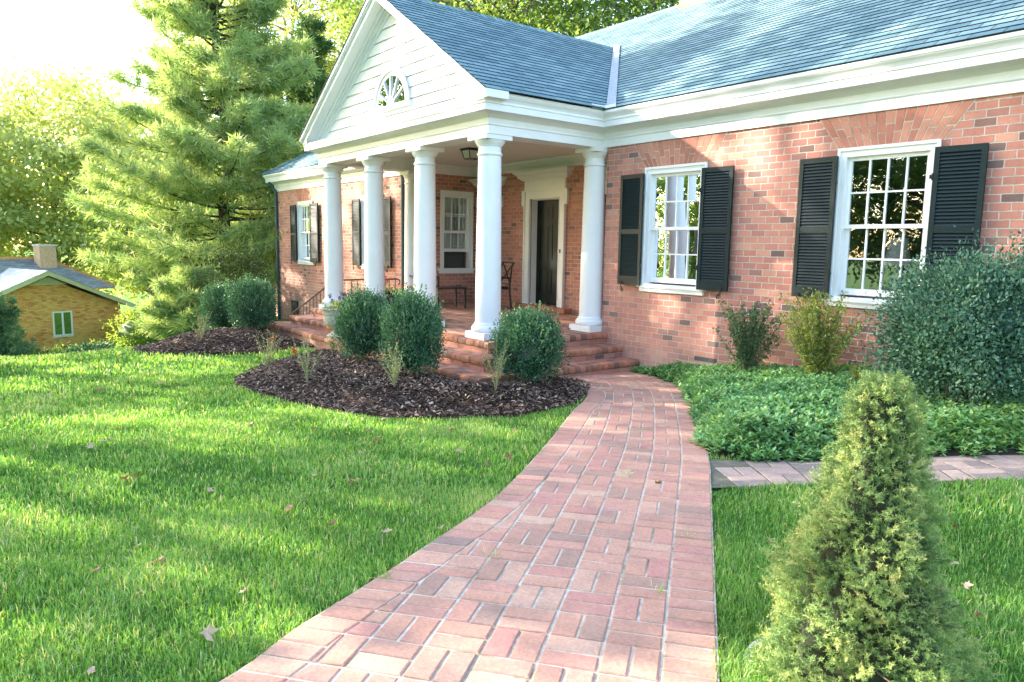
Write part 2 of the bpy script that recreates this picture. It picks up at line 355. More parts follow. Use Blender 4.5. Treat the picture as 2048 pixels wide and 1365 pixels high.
xs = np.concatenate([np.linspace(-400, -70, 12), np.arange(-66, -24, 2.0), np.arange(-24, 8, 0.4), np.linspace(8, 30, 8), np.linspace(45, 300, 8)])
ys = np.concatenate([np.linspace(-300, -40, 9), np.linspace(-30, -8, 8), np.arange(-7, 16, 0.4), np.linspace(17, 60, 14), np.linspace(80, 400, 9)])
X, Y = np.meshgrid(xs, ys, indexing='ij'); Z = gz(X, Y) - 0.035
nx, ny = len(xs), len(ys); I = np.arange(nx * ny).reshape(nx, ny)
F = np.stack([I[:-1, :-1], I[1:, :-1], I[1:, 1:], I[:-1, 1:]], -1).reshape(-1, 4)
o = np_mesh('ground', np.stack([X, Y, Z], -1).reshape(-1, 3), F, np.full(len(F), 0.5), M_GROUND, smooth=True); o['kind'] = 'structure'

def catmull(P, step=0.05):
    P = np.array(P, float); Q = np.vstack([2 * P[0] - P[1], P, 2 * P[-1] - P[-2]]); out = []
    for i in range(1, len(Q) - 2):
        p0, p1, p2, p3 = Q[i - 1:i + 3]; n = max(2, int(np.linalg.norm(p2 - p1) / step))
        for t in np.linspace(0, 1, n, endpoint=False):
            out.append(0.5 * ((2 * p1) + (-p0 + p2) * t + (2 * p0 - 5 * p1 + 4 * p2 - p3) * t * t + (-p0 + 3 * p1 - 3 * p2 + p3) * t ** 3))
    out.append(P[-1]); return np.array(out)
def inpoly(x, y, poly):
    x = np.asarray(x); y = np.asarray(y); c = np.zeros(x.shape, bool); n = len(poly)
    for i in range(n):
        x0, y0 = poly[i]; x1, y1 = poly[(i + 1) % n]
        if y0 == y1: continue
        k = ((y0 > y) != (y1 > y)) & (x < (x1 - x0) * (y - y0) / (y1 - y0) + x0); c ^= k
    return c
def edgedist(x, y, poly):
    d = np.full(np.shape(x), 1e9); n = len(poly)
    for i in range(n):
        a = np.array(poly[i], float); b = np.array(poly[(i + 1) % n], float); ab = b - a; L = max(ab @ ab, 1e-9)
        t = np.clip(((x - a[0]) * ab[0] + (y - a[1]) * ab[1]) / L, 0, 1)
        d = np.minimum(d, np.hypot(x - a[0] - t * ab[0], y - a[1] - t * ab[1]))
    return d

# path edges in plan
RIGHT = catmull([(1.55, -1.78), (-1.51, 2.19), (-1.95, 2.76), (-3.03, 4.16), (-3.52, 4.79), (-4.12, 5.5), (-4.79, 6.27), (-5.39, 6.93), (-5.87, 7.38), (-6.38, 7.74), (-6.95, 7.98), (-7.42, 8.08)])
LEFT = catmull([(-2.0, -1.9), (-2.35, -0.3), (-2.63, 0.68), (-2.81, 1.0), (-3.04, 1.43), (-3.35, 2.05), (-3.83, 2.89), (-4.51, 3.82), (-5.62, 5.18), (-6.43, 6.20), (-7.42, 6.55)], 0.1)
PATHPOLY = [tuple(p) for p in RIGHT[::4]] + [tuple(p) for p in LEFT[::-2]]
BED2 = [tuple(p) for p in catmull([(-7.5, 6.7), (-6.93, 6.66), (-6.42, 6.2), (-6.0, 5.56), (-5.95, 5.05), (-6.02, 4.5), (-6.25, 4.02), (-6.5, 3.6), (-6.85, 3.3), (-7.4, 3.09), (-8.2, 2.93), (-9.05, 2.84), (-9.75, 2.92), (-10.3, 3.22), (-10.85, 3.62), (-11.5, 4.16), (-11.8, 4.62), (-11.95, 5.2), (-11.9, 5.45)], 0.15)] + [(-7.5, 5.45)]
BED1 = [tuple(p) for p in catmull([(-12.7, 5.4), (-12.65, 4.43), (-12.75, 3.67), (-13.1, 2.95), (-13.65, 2.52), (-14.4, 2.55), (-15.3, 3.0), (-16.2, 3.9), (-16.6, 5.2), (-16.4, 6.4), (-15.6, 6.9)], 0.15)] + [(-15.35, 5.45)]
WB = catmull([(-3.08, 4.10), (-2.76, 4.58), (-2.42, 4.90), (-2.05, 5.19), (-1.6, 5.62), (-0.9, 6.32), (0.6, 7.8)], 0.05)
_d = np.gradient(WB, axis=0); _d /= np.linalg.norm(_d, axis=1)[:, None]; WW = 0.78
WT = WB + np.column_stack([-_d[:, 1], _d[:, 0]]) * WW
WALKPOLY = [tuple(p) for p in WB[::6]] + [tuple(p) for p in WT[::-6]]
IVY = [tuple(p) for p in RIGHT if p[1] > 4.95 and p[0] < -3.5] + [(-7.42, 8.2), (-0.2, 8.2)] + [tuple(p) for p in WT[::-6] if p[1] < 8.15 and p[1] > 4.98]

def mound2(x, y): return gz(x, y) + 0.0 + 0.17 * smooth01(edgedist(x, y, BED2) / 0.9)
def mound1(x, y): return gz(x, y) + 0.0 + 0.20 * smooth01(edgedist(x, y, BED1) / 1.0)
_rx = RIGHT[:, 0][::-1]; _ry = RIGHT[:, 1][::-1]
def ivyz(x, y):
    front = np.where(x < -3.5, np.interp(x, _rx, _ry), np.interp(x, [-3.5, -3.22, -2.82, -2.37, -1.85, -1.0, -.3], [4.83, 5.33, 5.69, 5.96, 6.43, 7.3, 8.0]))
    rise = np.interp(x, [-7.4, -6.2, -3.75, -2.5, -1], [0.0, 0.12, 0.40, 0.33, 0.25])
    t = np.clip((y - front) / np.maximum(8.24 - front, 0.3), 0, 1) ** .65
    return gz(x, y) + 0.0 + rise * t

def sheet(name, poly, zf, mat, step=0.07, rough=0.012, skirt=0.0):
    P = np.array(poly); x0, y0 = P.min(0) - step; x1, y1 = P.max(0) + step
    gx = np.arange(x0, x1, step); gy = np.arange(y0, y1, step)
    X, Y = np.meshgrid(gx, gy, indexing='ij')
    ins = inpoly(X, Y, poly); Z = zf(X, Y) + RNG.normal(0, rough, X.shape)
    n, m = X.shape; I = np.arange(n * m).reshape(n, m)
    keep = ins[:-1, :-1] | ins[1:, :-1] | ins[1:, 1:] | ins[:-1, 1:]
    Z = np.where(ins, Z, gz(X, Y) - 0.03)
    F = np.stack([I[:-1, :-1], I[1:, :-1], I[1:, 1:], I[:-1, 1:]], -1)[keep]
    used = np.unique(F); mp = np.zeros(n * m, int); mp[used] = np.arange(len(used))
    V = np.stack([X, Y, Z], -1).reshape(-1, 3)[used]
    o = np_mesh(name, V, mp[F], np.full(len(F), 0.5), mat, smooth=True); o['kind'] = 'structure'; return o
sheet('mulch_bed', BED2, mound2, M_MULCH); sheet('mulch_bed', BED1, mound1, M_MULCH); sheet('planting_bed', IVY, ivyz, M_SOIL)

# mulch chips: uncountable
def chips(poly, zf, n, ax=(0.02, 0.06)):
    P = np.array(poly); lo, hi = P.min(0), P.max(0); pts = np.zeros((0, 2))
    while len(pts) < n:
        q = RNG.uniform(lo, hi, (n, 2)); q = q[inpoly(q[:, 0], q[:, 1], poly)]; pts = np.vstack([pts, q])
    pts = pts[:n]; z = zf(pts[:, 0], pts[:, 1]) + RNG.uniform(0.0, 0.03, n)
    c = np.column_stack([pts, z]); th = RNG.uniform(0, 2 * PI, n); L = RNG.uniform(ax[0], ax[1], n); w = L * RNG.uniform(0.2, 0.45, n)
    d = np.column_stack([np.cos(th), np.sin(th), RNG.normal(0, 0.35, n)]) * L[:, None] * 0.5
    e = np.column_stack([-np.sin(th), np.cos(th), RNG.normal(0, 0.45, n)]) * w[:, None] * 0.5
    V = np.stack([c - d - e, c + d - e * .7, c + d + e, c - d + e * .8], 1).reshape(-1, 3)
    return V, np.arange(n * 4).reshape(n, 4), RNG.uniform(0, 1, n)
V1, F1, A1 = chips(BED2, mound2, 26000); V2, F2, A2 = chips(BED1, mound1, 12000)
o = np_mesh('mulch_chips', np.vstack([V1, V2]), np.vstack([F1, F2 + len(V1)]), np.concatenate([A1, A2]), M_CHIP)
o['kind'] = 'stuff'; tag(o, 'dark shredded bark mulch scattered over the planting beds', 'mulch')

# ------------------------------------------------------------------ brick path
def clip_half(poly, n, c):
    out = []
    for i in range(len(poly)):
        a, b = poly[i], poly[(i + 1) % len(poly)]
        da = a[0] * n[0] + a[1] * n[1] - c; db = b[0] * n[0] + b[1] * n[1] - c
        if da <= 0: out.append(a)
        if da * db < 0:
            t = da / (da - db); out.append((a[0] + (b[0] - a[0]) * t, a[1] + (b[1] - a[1]) * t))
    return out
class Frame:
    def __init__(s, P):
        s.P = P; d = np.gradient(P, axis=0); d /= np.linalg.norm(d, axis=1)[:, None]
        k = np.ones(15) / 15
        d = np.column_stack([np.convolve(np.pad(d[:, j], 7, mode='edge'), k, 'valid') for j in (0, 1)]); d /= np.linalg.norm(d, axis=1)[:, None]
        s.N = np.column_stack([-d[:, 1], d[:, 0]]); s.S = np.concatenate([[0], np.cumsum(np.linalg.norm(np.diff(P, axis=0), axis=1))])
    def at(s, u, v):
        x = np.interp(u, s.S, s.P[:, 0]); y = np.interp(u, s.S, s.P[:, 1]); nx = np.interp(u, s.S, s.N[:, 0]); ny = np.interp(u, s.S, s.N[:, 1])
        return x + nx * v, y + ny * v
def lay(mb, fr, poly, zoff=0.0, gap=0.0060):
    """one paver: polygon in (along, across) -> chamfered block"""
    if len(poly) < 3: return
    A = 0.5 * sum(poly[i][0] * poly[(i + 1) % len(poly)][1] - poly[(i + 1) % len(poly)][0] * poly[i][1] for i in range(len(poly)))
    if abs(A) < 0.0025: return
    cx = sum(p[0] for p in poly) / len(poly); cy = sum(p[1] for p in poly) / len(poly)
    def inset(g):
        out = []
        for p in poly:
            dx, dy = p[0] - cx, p[1] - cy
            out.append((p[0] - math.copysign(min(g, abs(dx) * .5), dx) + random.uniform(-.0018, .0018), p[1] - math.copysign(min(g, abs(dy) * .5), dy) + random.uniform(-.0018, .0018)))
        return out
    zb = random.gauss(0, 0.0011) + zoff; tx, ty = random.gauss(0, 0.009), random.gauss(0, 0.009)
    x0, y0 = fr.at(cx, cy); zc = float(gz(x0, y0))
    def m(pp, dz):
        out = []
        for p in pp:
            x, y = fr.at(p[0], p[1]); out.append((x, y, float(gz(x, y)) + zb + dz + tx * (p[0] - cx) + ty * (p[1] - cy)))
        return out
    o1 = inset(gap); top = m(inset(gap + 0.006), 0.0); mid = m(o1, -0.005); bot = m(o1, -0.04)
    a = random.random()
    if A < 0: top, mid, bot = top[::-1], mid[::-1], bot[::-1]
    mb.face(top, None, a); n = len(top)
    for i in range(n):
        j = (i + 1) % n
        mb.face([mid[i], mid[j], top[j], top[i]], None, a); mb.face([bot[i], bot[j], mid[j], mid[i]], None, a)
fr = Frame(RIGHT); SEND = fr.S[-1]
# left edge as across-offset along the frame
lv = []
for p in LEFT:
    d = np.hypot(RIGHT[:, 0] - p[0], RIGHT[:, 1] - p[1]); i = int(np.argmin(d)); lv.append((fr.S[i], d[i]))
lv = sorted(lv); LS = np.array([a for a, b in lv]); LV = np.array([b for a, b in lv])
def vleft(s): return float(np.interp(s, LS, LV))
pb = MB(); B = 0.22; Mo = 0.236
def rect(s0, s1, v0, v1): return [(s0, v0), (s1, v0), (s1, v1), (s0, v1)]
s = 0.0
while s < SEND:                                    # soldier border on the right
    s1 = min(s + 0.112, SEND); lay(pb, fr, rect(s, s1, 0, B)); s = s1
s = 0.0
while s < SEND:                                    # soldier border on the left, following the flare
    s1 = min(s + 0.118, SEND); a, b = vleft(s), vleft(s1)
    lay(pb, fr, [(s, a - B), (s1, b - B), (s1, b), (s, a)]); s = s1
for k in range(9):
    v0 = B + k * Mo; s = 0.0; i = 0
    if v0 > 2.4: break
    while s < SEND:
        s1 = s + Mo
        cells = [rect(s, s1, v0, v0 + Mo / 2), rect(s, s1, v0 + Mo / 2, v0 + Mo)] if (i + k) % 2 else [rect(s, s + Mo / 2, v0, v0 + Mo), rect(s + Mo / 2, s1, v0, v0 + Mo)]
        a, b = vleft(s) - B, vleft(s1) - B; sl = (b - a) / Mo
        for c in cells:
            c = [(min(p[0], SEND), p[1]) for p in c]
            lay(pb, fr, clip_half(c, (-sl, 1), a - sl * s))
        s = s1; i += 1
o = pb.build('brick_path', M_PAVER); o['kind'] = 'structure'
def slab(name, poly, dz, mat):
    mb = MB(); P = np.array(poly)
    V = [(x, y, float(gz(x, y)) + dz) for x, y in poly]; mb.face(V); return mb
mb = MB()
for i in range(0, len(fr.S) - 3, 3):
    s0, s1 = fr.S[i], fr.S[i + 3]; n = 6
    for k in range(n):
        q = []
        for ss, t in ((s0, k / n), (s1, k / n), (s1, (k + 1) / n), (s0, (k + 1) / n)):
            x, y = fr.at(ss, t * vleft(ss)); q.append((x, y, float(gz(x, y)) - 0.0065))
        mb.face(q)
o = mb.build('path_mortar_bed', M_MORTAR); o['kind'] = 'structure'
# side walk to the right
wf = Frame(WB); wb = MB(); n = 0; s = 0.02
while s < wf.S[-1] - .3:
    for k in range(3):
        v0 = k * 0.26; s0 = s
        if (n + k) % 2: cells = [rect(s0, s0 + 0.26, v0, v0 + 0.13), rect(s0, s0 + 0.26, v0 + 0.13, v0 + 0.26)]
        else: cells = [rect(s0, s0 + 0.13, v0, v0 + 0.26), rect(s0 + 0.13, s0 + 0.26, v0, v0 + 0.26)]
        for c in cells:
            ok = True
            for p in c:
                x, y = wf.at(p[0], p[1])
                if inpoly(np.array([x]), np.array([y]), PATHPOLY)[0]: ok = False
            if ok: lay(wb, wf, c, -0.012, 0.004)
    s += 0.26; n += 1
o = wb.build('side_walk', M_PAVER2); o['kind'] = 'structure'
mb = MB()
for i in range(int(wf.S[-1] / .13)):
    for k in range(6):
        q = [wf.at((i + a) * .13, (k + b) * 0.13) for a, b in ((0, 0), (1, 0), (1, 1), (0, 1))]
        mb.face([(x, y, float(gz(x, y)) - 0.0165) for x, y in q])
o = mb.build('walk_mortar_bed', M_MORTAR2); o['kind'] = 'structure'

# ------------------------------------------------------------------ the house
WY, XS, YD = 8.24, -14.30, 9.95          # front wall, recess side wall, door wall
FL = 0.51
H = thing('brick_house', 'red brick one storey house with white columned entrance porch and blue grey shingle roof', 'house', (-8.3, 8.24, 0))

def wall_y(name, y0, y1, u0, u1, z0, z1, holes, mat=M_WALL):
    """wall in the XZ plane with rectangular holes (u0,u1,z0,z1)"""
    mb = MB(); us = sorted({u0, u1, *[h[0] for h in holes], *[h[1] for h in holes]})
    for a, b in zip(us[:-1], us[1:]):
        hs = sorted([h for h in holes if h[0] <= a and h[1] >= b], key=lambda h: h[2]); z = z0
        for h in hs:
            mb.box(a, b, y0, y1, z, h[2]); z = h[3]
        mb.box(a, b, y0, y1, z, z1)
    return mb.build(name, mat, H)
def wall_x(name, x0, x1, u0, u1, z0, z1, holes):
    mb = MB(); us = sorted({u0, u1, *[h[0] for h in holes], *[h[1] for h in holes]})
    for a, b in zip(us[:-1], us[1:]):
        hs = sorted([h for h in holes if h[0] <= a and h[1] >= b], key=lambda h: h[2]); z = z0
        for h in hs:
            mb.box(x0, x1, a, b, z, h[2]); z = h[3]
        mb.box(x0, x1, a, b, z, z1)
    return mb.build(name, M_WALL, H)

W1 = (-7.41, -6.33, 1.33, 3.01); W2 = (-4.47, -3.39, 1.33, 3.01); W3 = (-0.9, 0.18, 1.33, 3.01)
L1 = (-20.88, -19.80, 1.33, 3.01); L2 = (-16.70, -15.62, 1.33, 3.01)
S1 = (8.98, 9.86, 1.31, 3.07)
D1 = (-12.20, -11.26, 0.61, 2.84)
E1 = (-13.98, -13.38, 0.75, 2.95); E2 = (-10.0, -9.4, 0.75, 2.95)
TOP = 3.45
wall_y('wall', WY, WY + 0.3, -8.25, 4.0, -0.4, TOP, [W1, W2, W3])
wall_y('wall', WY, WY + 0.3, -22.68, XS, -2.0, TOP, [L1, L2])
wall_x('wall', XS - 0.3, XS, WY + 0.3, YD + 0.3, -0.4, 3.66, [S1])
wall_x('wall', -8.25, -7.95, WY + 0.3, YD + 0.3, -0.4, 3.66, [])
wall_y('wall', YD, YD + 0.3, XS, -8.25, -0.4, 3.66, [D1, E1, E2])
wall_x('wall', -22.68, -22.38, WY + 0.3, 18.0, -3.0, TOP, [])
wall_x('wall', 3.7, 4.0, WY + 0.3, 18.0, -0.4, TOP, [])
wall_y('wall', 18.0, 18.3, -22.68, 4.0, -3.0, TOP, [])
# the lower side wing at the far left
wall_y('wall', 9.45, 9.75, -26.4, -22.69, -3.2, 3.22, [])
wall_x('wall', -26.7, -26.4, 9.45, 17.0, -3.2, 3.22, [])
# dark rooms behind the windows
mb = MB()
for x0, x1, y0, y1 in ((-7.9, 3.6, WY + .32, 12.5), (-22.3, XS - .32, WY + .32, 12.5), (-14.2, -8.3, YD + .32, 13.0)):
    z0, z1 = 0.5, 3.4
    mb.face([(x0, y0, z0), (x1, y0, z0), (x1, y1, z0), (x0, y1, z0)]); mb.face([(x0, y0, z1), (x0, y1, z1), (x1, y1, z1), (x1, y0, z1)])
    mb.face([(x0, y1, z0), (x1, y1, z0), (x1, y1, z1), (x0, y1, z1)]); mb.face([(x0, y0, z0), (x0, y1, z0), (x0, y1, z1), (x0, y0, z1)]); mb.face([(x1, y0, z0), (x1, y0, z1), (x1, y1, z1), (x1, y1, z0)])
mb.build('interior_room', M_ROOM, H)

# jack arches: real splayed bricks 4 mm proud of the wall
def jack_arch(x0, x1, z0, z1):
    mb = MB(); n = 15; cx = (x0 + x1) / 2; sp = 0.26
    for i in range(n):
        a, b = i / n, (i + 1) / n
        def X(t, top): w = (x1 - x0) / 2 + 0.02 + (sp if top else 0); return cx + (2 * t - 1) * w
        g = 0.006; long_first = i % 2; zm = z0 + (z1 - z0) * (0.62 if long_first else 0.38)
        for za, zb in ((z0, zm - g), (zm + g, z1)):
            ta = (za - z0) / (z1 - z0); tb = (zb - z0) / (z1 - z0); v = random.random()
            q = [(X(a, 0) + (X(a, 1) - X(a, 0)) * ta + g, za), (X(b, 0) + (X(b, 1) - X(b, 0)) * ta - g, za), (X(b, 0) + (X(b, 1) - X(b, 0)) * tb - g, zb), (X(a, 0) + (X(a, 1) - X(a, 0)) * tb + g, zb)]
            mb.prism(q, lambda p, z, d: (p, d, z), WY - 0.008, WY + 0.02, v)
    o = mb.build('jack_arch', M_ARCH, H)
    m2 = MB(); m2.prism([(x0 - 0.03, z0), (x1 + 0.03, z0), (x1 + 0.03 + sp, z1), (x0 - 0.03 - sp, z1)], lambda p, z, d: (p, d, z), WY - 0.004, WY + 0.02)
    m2.build('joint', M_MORTAR, o)
for w in (W1, W2, W3, L1, L2): jack_arch(w[0], w[1], w[3] + 0.004, 3.385)

# windows
def window(tf, w, z0, z1, cols=4, rows=2, raised=0.0, deep=0.0):
    cs = 0.09; f = MB()
    f.box(0, cs, -0.10, 0.03, z0, z1); f.box(w - cs, w, -0.10, 0.03, z0, z1); f.box(cs, w - cs, -0.10, 0.03, z1 - cs, z1)
    f.box(-0.012, 0.022, 0.03, 0.05, z0, z1 + .012); f.box(w - .022, w + .012, 0.03, 0.05, z0, z1 + .012); f.box(.022, w - .022, 0.03, 0.05, z1 - .022, z1 + .012)
    fo = f.build('window', M_TRIMW, H, bevel=0.004, tf=tf)
    zi0, zi1 = z0 + 0.02, z1 - cs; zm = (zi0 + zi1) / 2
    for up in (1, 0):
        v0, v1 = (-0.055, -0.02) if up else (-0.095, -0.06)
        a, b = (zm - 0.02, zi1) if up else (zi0 + raised, zm + 0.02 + raised)
        s = MB(); st = 0.045; rb = 0.045 if up else 0.075; rt = 0.045 if up else 0.04
        x0, x1 = cs, w - cs
        s.box(x0, x0 + st, v0, v1, a, b); s.box(x1 - st, x1, v0, v1, a, b); s.box(x0 + st, x1 - st, v0, v1, a, a + rb); s.box(x0 + st, x1 - st, v0, v1, b - rt, b)
        gx0, gx1, ga, gb = x0 + st, x1 - st, a + rb, b - rt
        for k in range(1, cols):
            c = gx0 + (gx1 - gx0) * k / cols; s.box(c - .010, c + .010, v0 + .004, v1 - .003, ga, gb)
        for k in range(1, rows):
            c = ga + (gb - ga) * k / rows; s.box(gx0, gx1, v0 + .007, v1 - .006, c - .010, c + .010)
        so = s.build('sash', M_TRIMW, fo, tf=tf)
        p = MB()
        for i in range(cols):
            for k in range(rows):
                t1, t2 = random.gauss(0, .0012), random.gauss(0, .0012); ym = (v0 + v1) / 2
                xa, xb = gx0 + (gx1 - gx0) * i / cols, gx0 + (gx1 - gx0) * (i + 1) / cols; za, zb = ga + (gb - ga) * k / rows, ga + (gb - ga) * (k + 1) / rows
                p.face([(xa, ym - t1 - t2, za), (xb, ym + t1 - t2, za), (xb, ym + t1 + t2, zb), (xa, ym - t1 + t2, zb)])
        p.build('pane', M_GLASS, fo, tf=tf)
    s = MB()
    s.box(-0.07, w + 0.07, -0.10, 0.075, z0 - 0.055, z0); s.box(-0.04, w + 0.04, 0.0, 0.045, z0 - 0.115, z0 - 0.055)
    s.build('sill', M_TRIMW, fo, bevel=0.01, tf=tf)
    return fo
def tf_front(x0, y=WY): return lambda u, v, z: (x0 + u, y - v, z)
def tf_side(x, y0): return lambda u, v, z: (x + v, y0 + u, z)
for w in (W1, W2, W3, L1, L2): window(tf_front(w[0]), w[1] - w[0], w[2], w[3])
window(tf_side(XS, S1[0]), S1[1] - S1[0], S1[2], S1[3], cols=3, raised=0.36)

# shutters
def shutter(xh, side, z0=1.30, z1=2.935, ajar=0.06):
    """hinged at xh; side -1 swings left, +1 right"""
    w, t = 0.475, 0.036; mb = MB(); ca, sa = math.cos(ajar), math.sin(ajar)
    def tf(u, v, z):
        lu, lv = u * ca + v * sa, v * ca - u * sa
        return (xh + side * lu, WY - (0.085 + lv), z)
    st = 0.052; zm = z0 + (z1 - z0) * 0.485
    mb.box(0, st, 0, t, z0, z1); mb.box(w - st, w, 0, t, z0, z1)
    rails = [(z0, z0 + 0.125), (zm - 0.035, zm + 0.035), (z1 - 0.062, z1)]
    for a, b in rails: mb.box(st, w - st, 0.002, t - 0.002, a, b)
    for a, b in ((rails[0][1], rails[1][0]), (rails[1][1], rails[2][0])):
        n = int(round((b - a) / 0.0365))
        for i in range(n):
            zc = a + (b - a) * (i + 0.5) / n
            mb.prism([(0.003, zc + 0.019), (0.010, zc + 0.021), (0.033, zc - 0.016), (0.026, zc - 0.018)], lambda p, q, d: (d, p, q), st, w - st)
    so = mb.build('shutter', M_SHUT, H, tf=tf)
    hk = MB(); u = w - 0.10
    hk.tube([(u, 0.02, z0 + 0.02), (u, 0.055, z0 + 0.02)], 0.012, 6)
    hk.tube([(u + 0.022 * math.sin(k * .9), 0.05, z0 + 0.05 - 0.022 * k + 0.0) for k in range(8)], 0.008, 5)
    hk.tube([(u - 0.012 + 0.03 * math.cos(k * .6 + 2.2), 0.05, z0 - 0.095 - 0.03 * math.sin(k * .6 + 2.2) + .012) for k in range(7)], 0.008, 5)
    hk.build('shutter_hook', M_IRON, so, tf=tf)
    for zz in (z0 + 0.3, z1 - 0.3): hg = MB(); hg.box(-0.03, 0.03, t, t + 0.005, zz - .02, zz + .02); hg.tube([(-.002, t + .004, zz - .035), (-.002, t + .004, zz + .035)], .008, 6); hg.build('hinge', M_SHUT, so, tf=tf)
for w in (W1, W2, W3, L1, L2):
    shutter(w[0] + 0.025, -1); shutter(w[1] - 0.012, 1, ajar=0.075)

# columns
def column(x, y):
    s = MB(); z = FL
    prof = [(0.190, .232)]
    for i in range(15):
        t = i / 14; prof.append((0.188 - 0.024 * t ** 1.7, 0.245 + t * 2.37))
    s.lathe(x, y, [(r, z + h) for r, h in prof], 40)
    so = s.build('column', M_WHITE, H, smooth=True)
    b = MB(); b.box(x - .24, x + .24, y - .24, y + .24, z, z + .095)
    b.lathe(x, y, [(r, z + h) for r, h in ((.20, .095), (.228, .10), (.240, .118), (.244, .145), (.238, .17), (.224, .187), (.208, .193), (.208, .212), (.196, .222), (.190, .234))], 40)
    b.build('column_base', M_WHITE, so, smooth=True)
    c = MB(); c.lathe(x, y, [(r, z + h) for r, h in ((.164, 2.60), (.178, 2.607), (.184, 2.622), (.178, 2.637), (.163, 2.645), (.162, 2.725), (.176, 2.732), (.180, 2.748), (.184, 2.752), (.200, 2.77), (.214, 2.795), (.220, 2.815))], 40)
    c.box(x - .228, x + .228, y - .228, y + .228, z + 2.815, z + 2.879)
    c.build('capital', M_WHITE, so, smooth=True)
CX = [-13.92, -12.14, -10.35, -8.57]
for x in CX: column(x, 6.21)
column(-8.5, 8.22); column(-13.84, 8.0)

# porch floor and three brick steps on the front, right and left
mbr = MB(); flo = MB(); nose = MB(); mort = MB()
LAY = [(-8.11, 5.88, FL, -14.36), (-7.76, 5.56, 0.34, -14.78), (-7.41, 5.24, 0.17, -15.28)]
def nosebrick(c, d, t, ztop, w, dep=0.205, h=0.092):
    """rowlock bullnose; c front-centre on nose line, d outward dir, t tangent"""
    c = Vector(c); d = Vector(d); t = Vector(t); a = random.random(); w2 = w / 2 - 0.004
    j = random.gauss(0, .0025)
    prof = [(-dep, -h), (-.018, -h), (-.004, -h + .015), (0.0, -h / 2), (-.006, -.020), (-.022, -.004), (-.04, 0), (-dep, 0)]
    nose.prism(prof, lambda p, q, k: tuple(c + d * (p + j) + t * k + Vector((0, 0, ztop + q + j * .5))), -w2, w2, a)
for i, (xr, yf, zt, xl) in enumerate(LAY):
    yb = WY if i else YD
    # tread surface, risers in brick, set back under the nose
    D = 0.20
    flo.box(xl + D, xr - D, yf + D, (WY - 0.002) if i else (WY - 0.002), zt - 0.06, zt - 0.002 * 0)
    zb = (zt - 0.17) if i < 2 else -0.5
    mbr.box(xl + 0.035, xr - 0.035, yf + 0.035, WY - 0.003, zb - 0.0, zt - 0.061)
    mort.box(xl + 0.030 + .01, xr - 0.04, yf + 0.04, WY - 0.004, zt - 0.0605, zt - 0.009)
    w = 0.1115
    n = int((xr - xl) / w); ww = (xr - xl) / n
    for k in range(n): nosebrick((xl + ww * (k + .5), yf, 0), (0, -1, 0), (1, 0, 0), zt, ww)
    ya, ybk = yf + 0.205, WY - 0.005
    n = int((ybk - ya) / w); ww = (ybk - ya) / n
    for k in range(n):
        nosebrick((xr, ya + ww * (k + .5), 0), (1, 0, 0), (0, 1, 0), zt, ww); nosebrick((xl, ya + ww * (k + .5), 0), (-1, 0, 0), (0, 1, 0), zt, ww)
flo.box(XS, -8.25, WY - 0.002, YD, FL - 0.06, FL)
so = mbr.build('porch_step', M_RISER, H)
flo.build('porch_floor', M_FLOOR, H); nose.build('bullnose_course', M_NOSE, so, bevel=0.0); mort.build('mortar_joint', M_STEPMORT, so)
# door threshold step
mb = MB()
for k in range(17):
    x = -12.68 + k * 0.108; a = random.random(); mb.box(x + .004, x + .104, YD - 0.20, YD - 0.001, FL + .003, FL + .10, a)
mb.build('door_step', M_NOSE, H, bevel=0.006)

# entablature swept round the house and the porch
def sweep(mb, base, prof, closed=False):
    """base: plan polyline with outward normal on the right-hand side of travel; prof [(out,z)] open outline"""
    n = len(base); rows = []
    for i in range(n):
        ns = []
        for j in (i - 1, i):
            if 0 <= j < n - 1:
                d = Vector(base[j + 1]) - Vector(base[j]); d.normalize(); ns.append(Vector((d.y, -d.x)))
        if len(ns) == 2:
            m = ns[0] + ns[1]; m /= (1 + ns[0].dot(ns[1]))
        else: m = ns[0]
        rows.append([(base[i][0] + m.x * o, base[i][1] + m.y * o, z) for o, z in prof])
    for i in range(n - 1):
        for k in range(len(prof) - 1):
            mb.face([rows[i][k], rows[i + 1][k], rows[i + 1][k + 1], rows[i][k + 1]])
    for r, rev in ((rows[0], 1), (rows[-1], 0)): mb.face(r[::-1] if rev else r)
AX0, AX1, AY = -14.09, -8.36, 6.035
ent = [(-0.02, 3.39), (0.03, 3.39), (0.03, 3.50), (0.042, 3.506), (0.047, 3.517), (0.042, 3.528), (0.034, 3.532), (0.034, 3.60), (0.055, 3.615), (0.085, 3.635), (0.125, 3.648), (0.14, 3.655), (0.235, 3.66), (0.235, 3.745), (0.248, 3.75), (0.248, 3.764), (0.238, 3.768), (0.238, 3.785), (-0.02, 3.79)]
base = [(-22.68, 18.0), (-22.68, WY), (AX0, WY), (AX0, AY), (AX1, AY), (AX1, WY), (4.0, WY), (4.0, 18.0)]
mb = MB(); sweep(mb, base, ent); eo = mb.build('cornice', M_WHITE, H, bevel=0.0)
gut = [(0.05, 3.786), (0.242, 3.786), (0.25, 3.80), (0.262, 3.815), (0.285, 3.835), (0.292, 3.85), (0.30, 3.852), (0.30, 3.892), (0.285, 3.897), (0.05, 3.86)]
mb = MB(); sweep(mb, [(-22.68, 18.0), (-22.68, WY), (AX0, WY), (AX0, AY - 0.26)], gut); sweep(mb, [(AX1, AY - 0.26), (AX1, WY), (4.0, WY), (4.0, 18.0)], gut)
mb.build('gutter', M_WHITE, H)
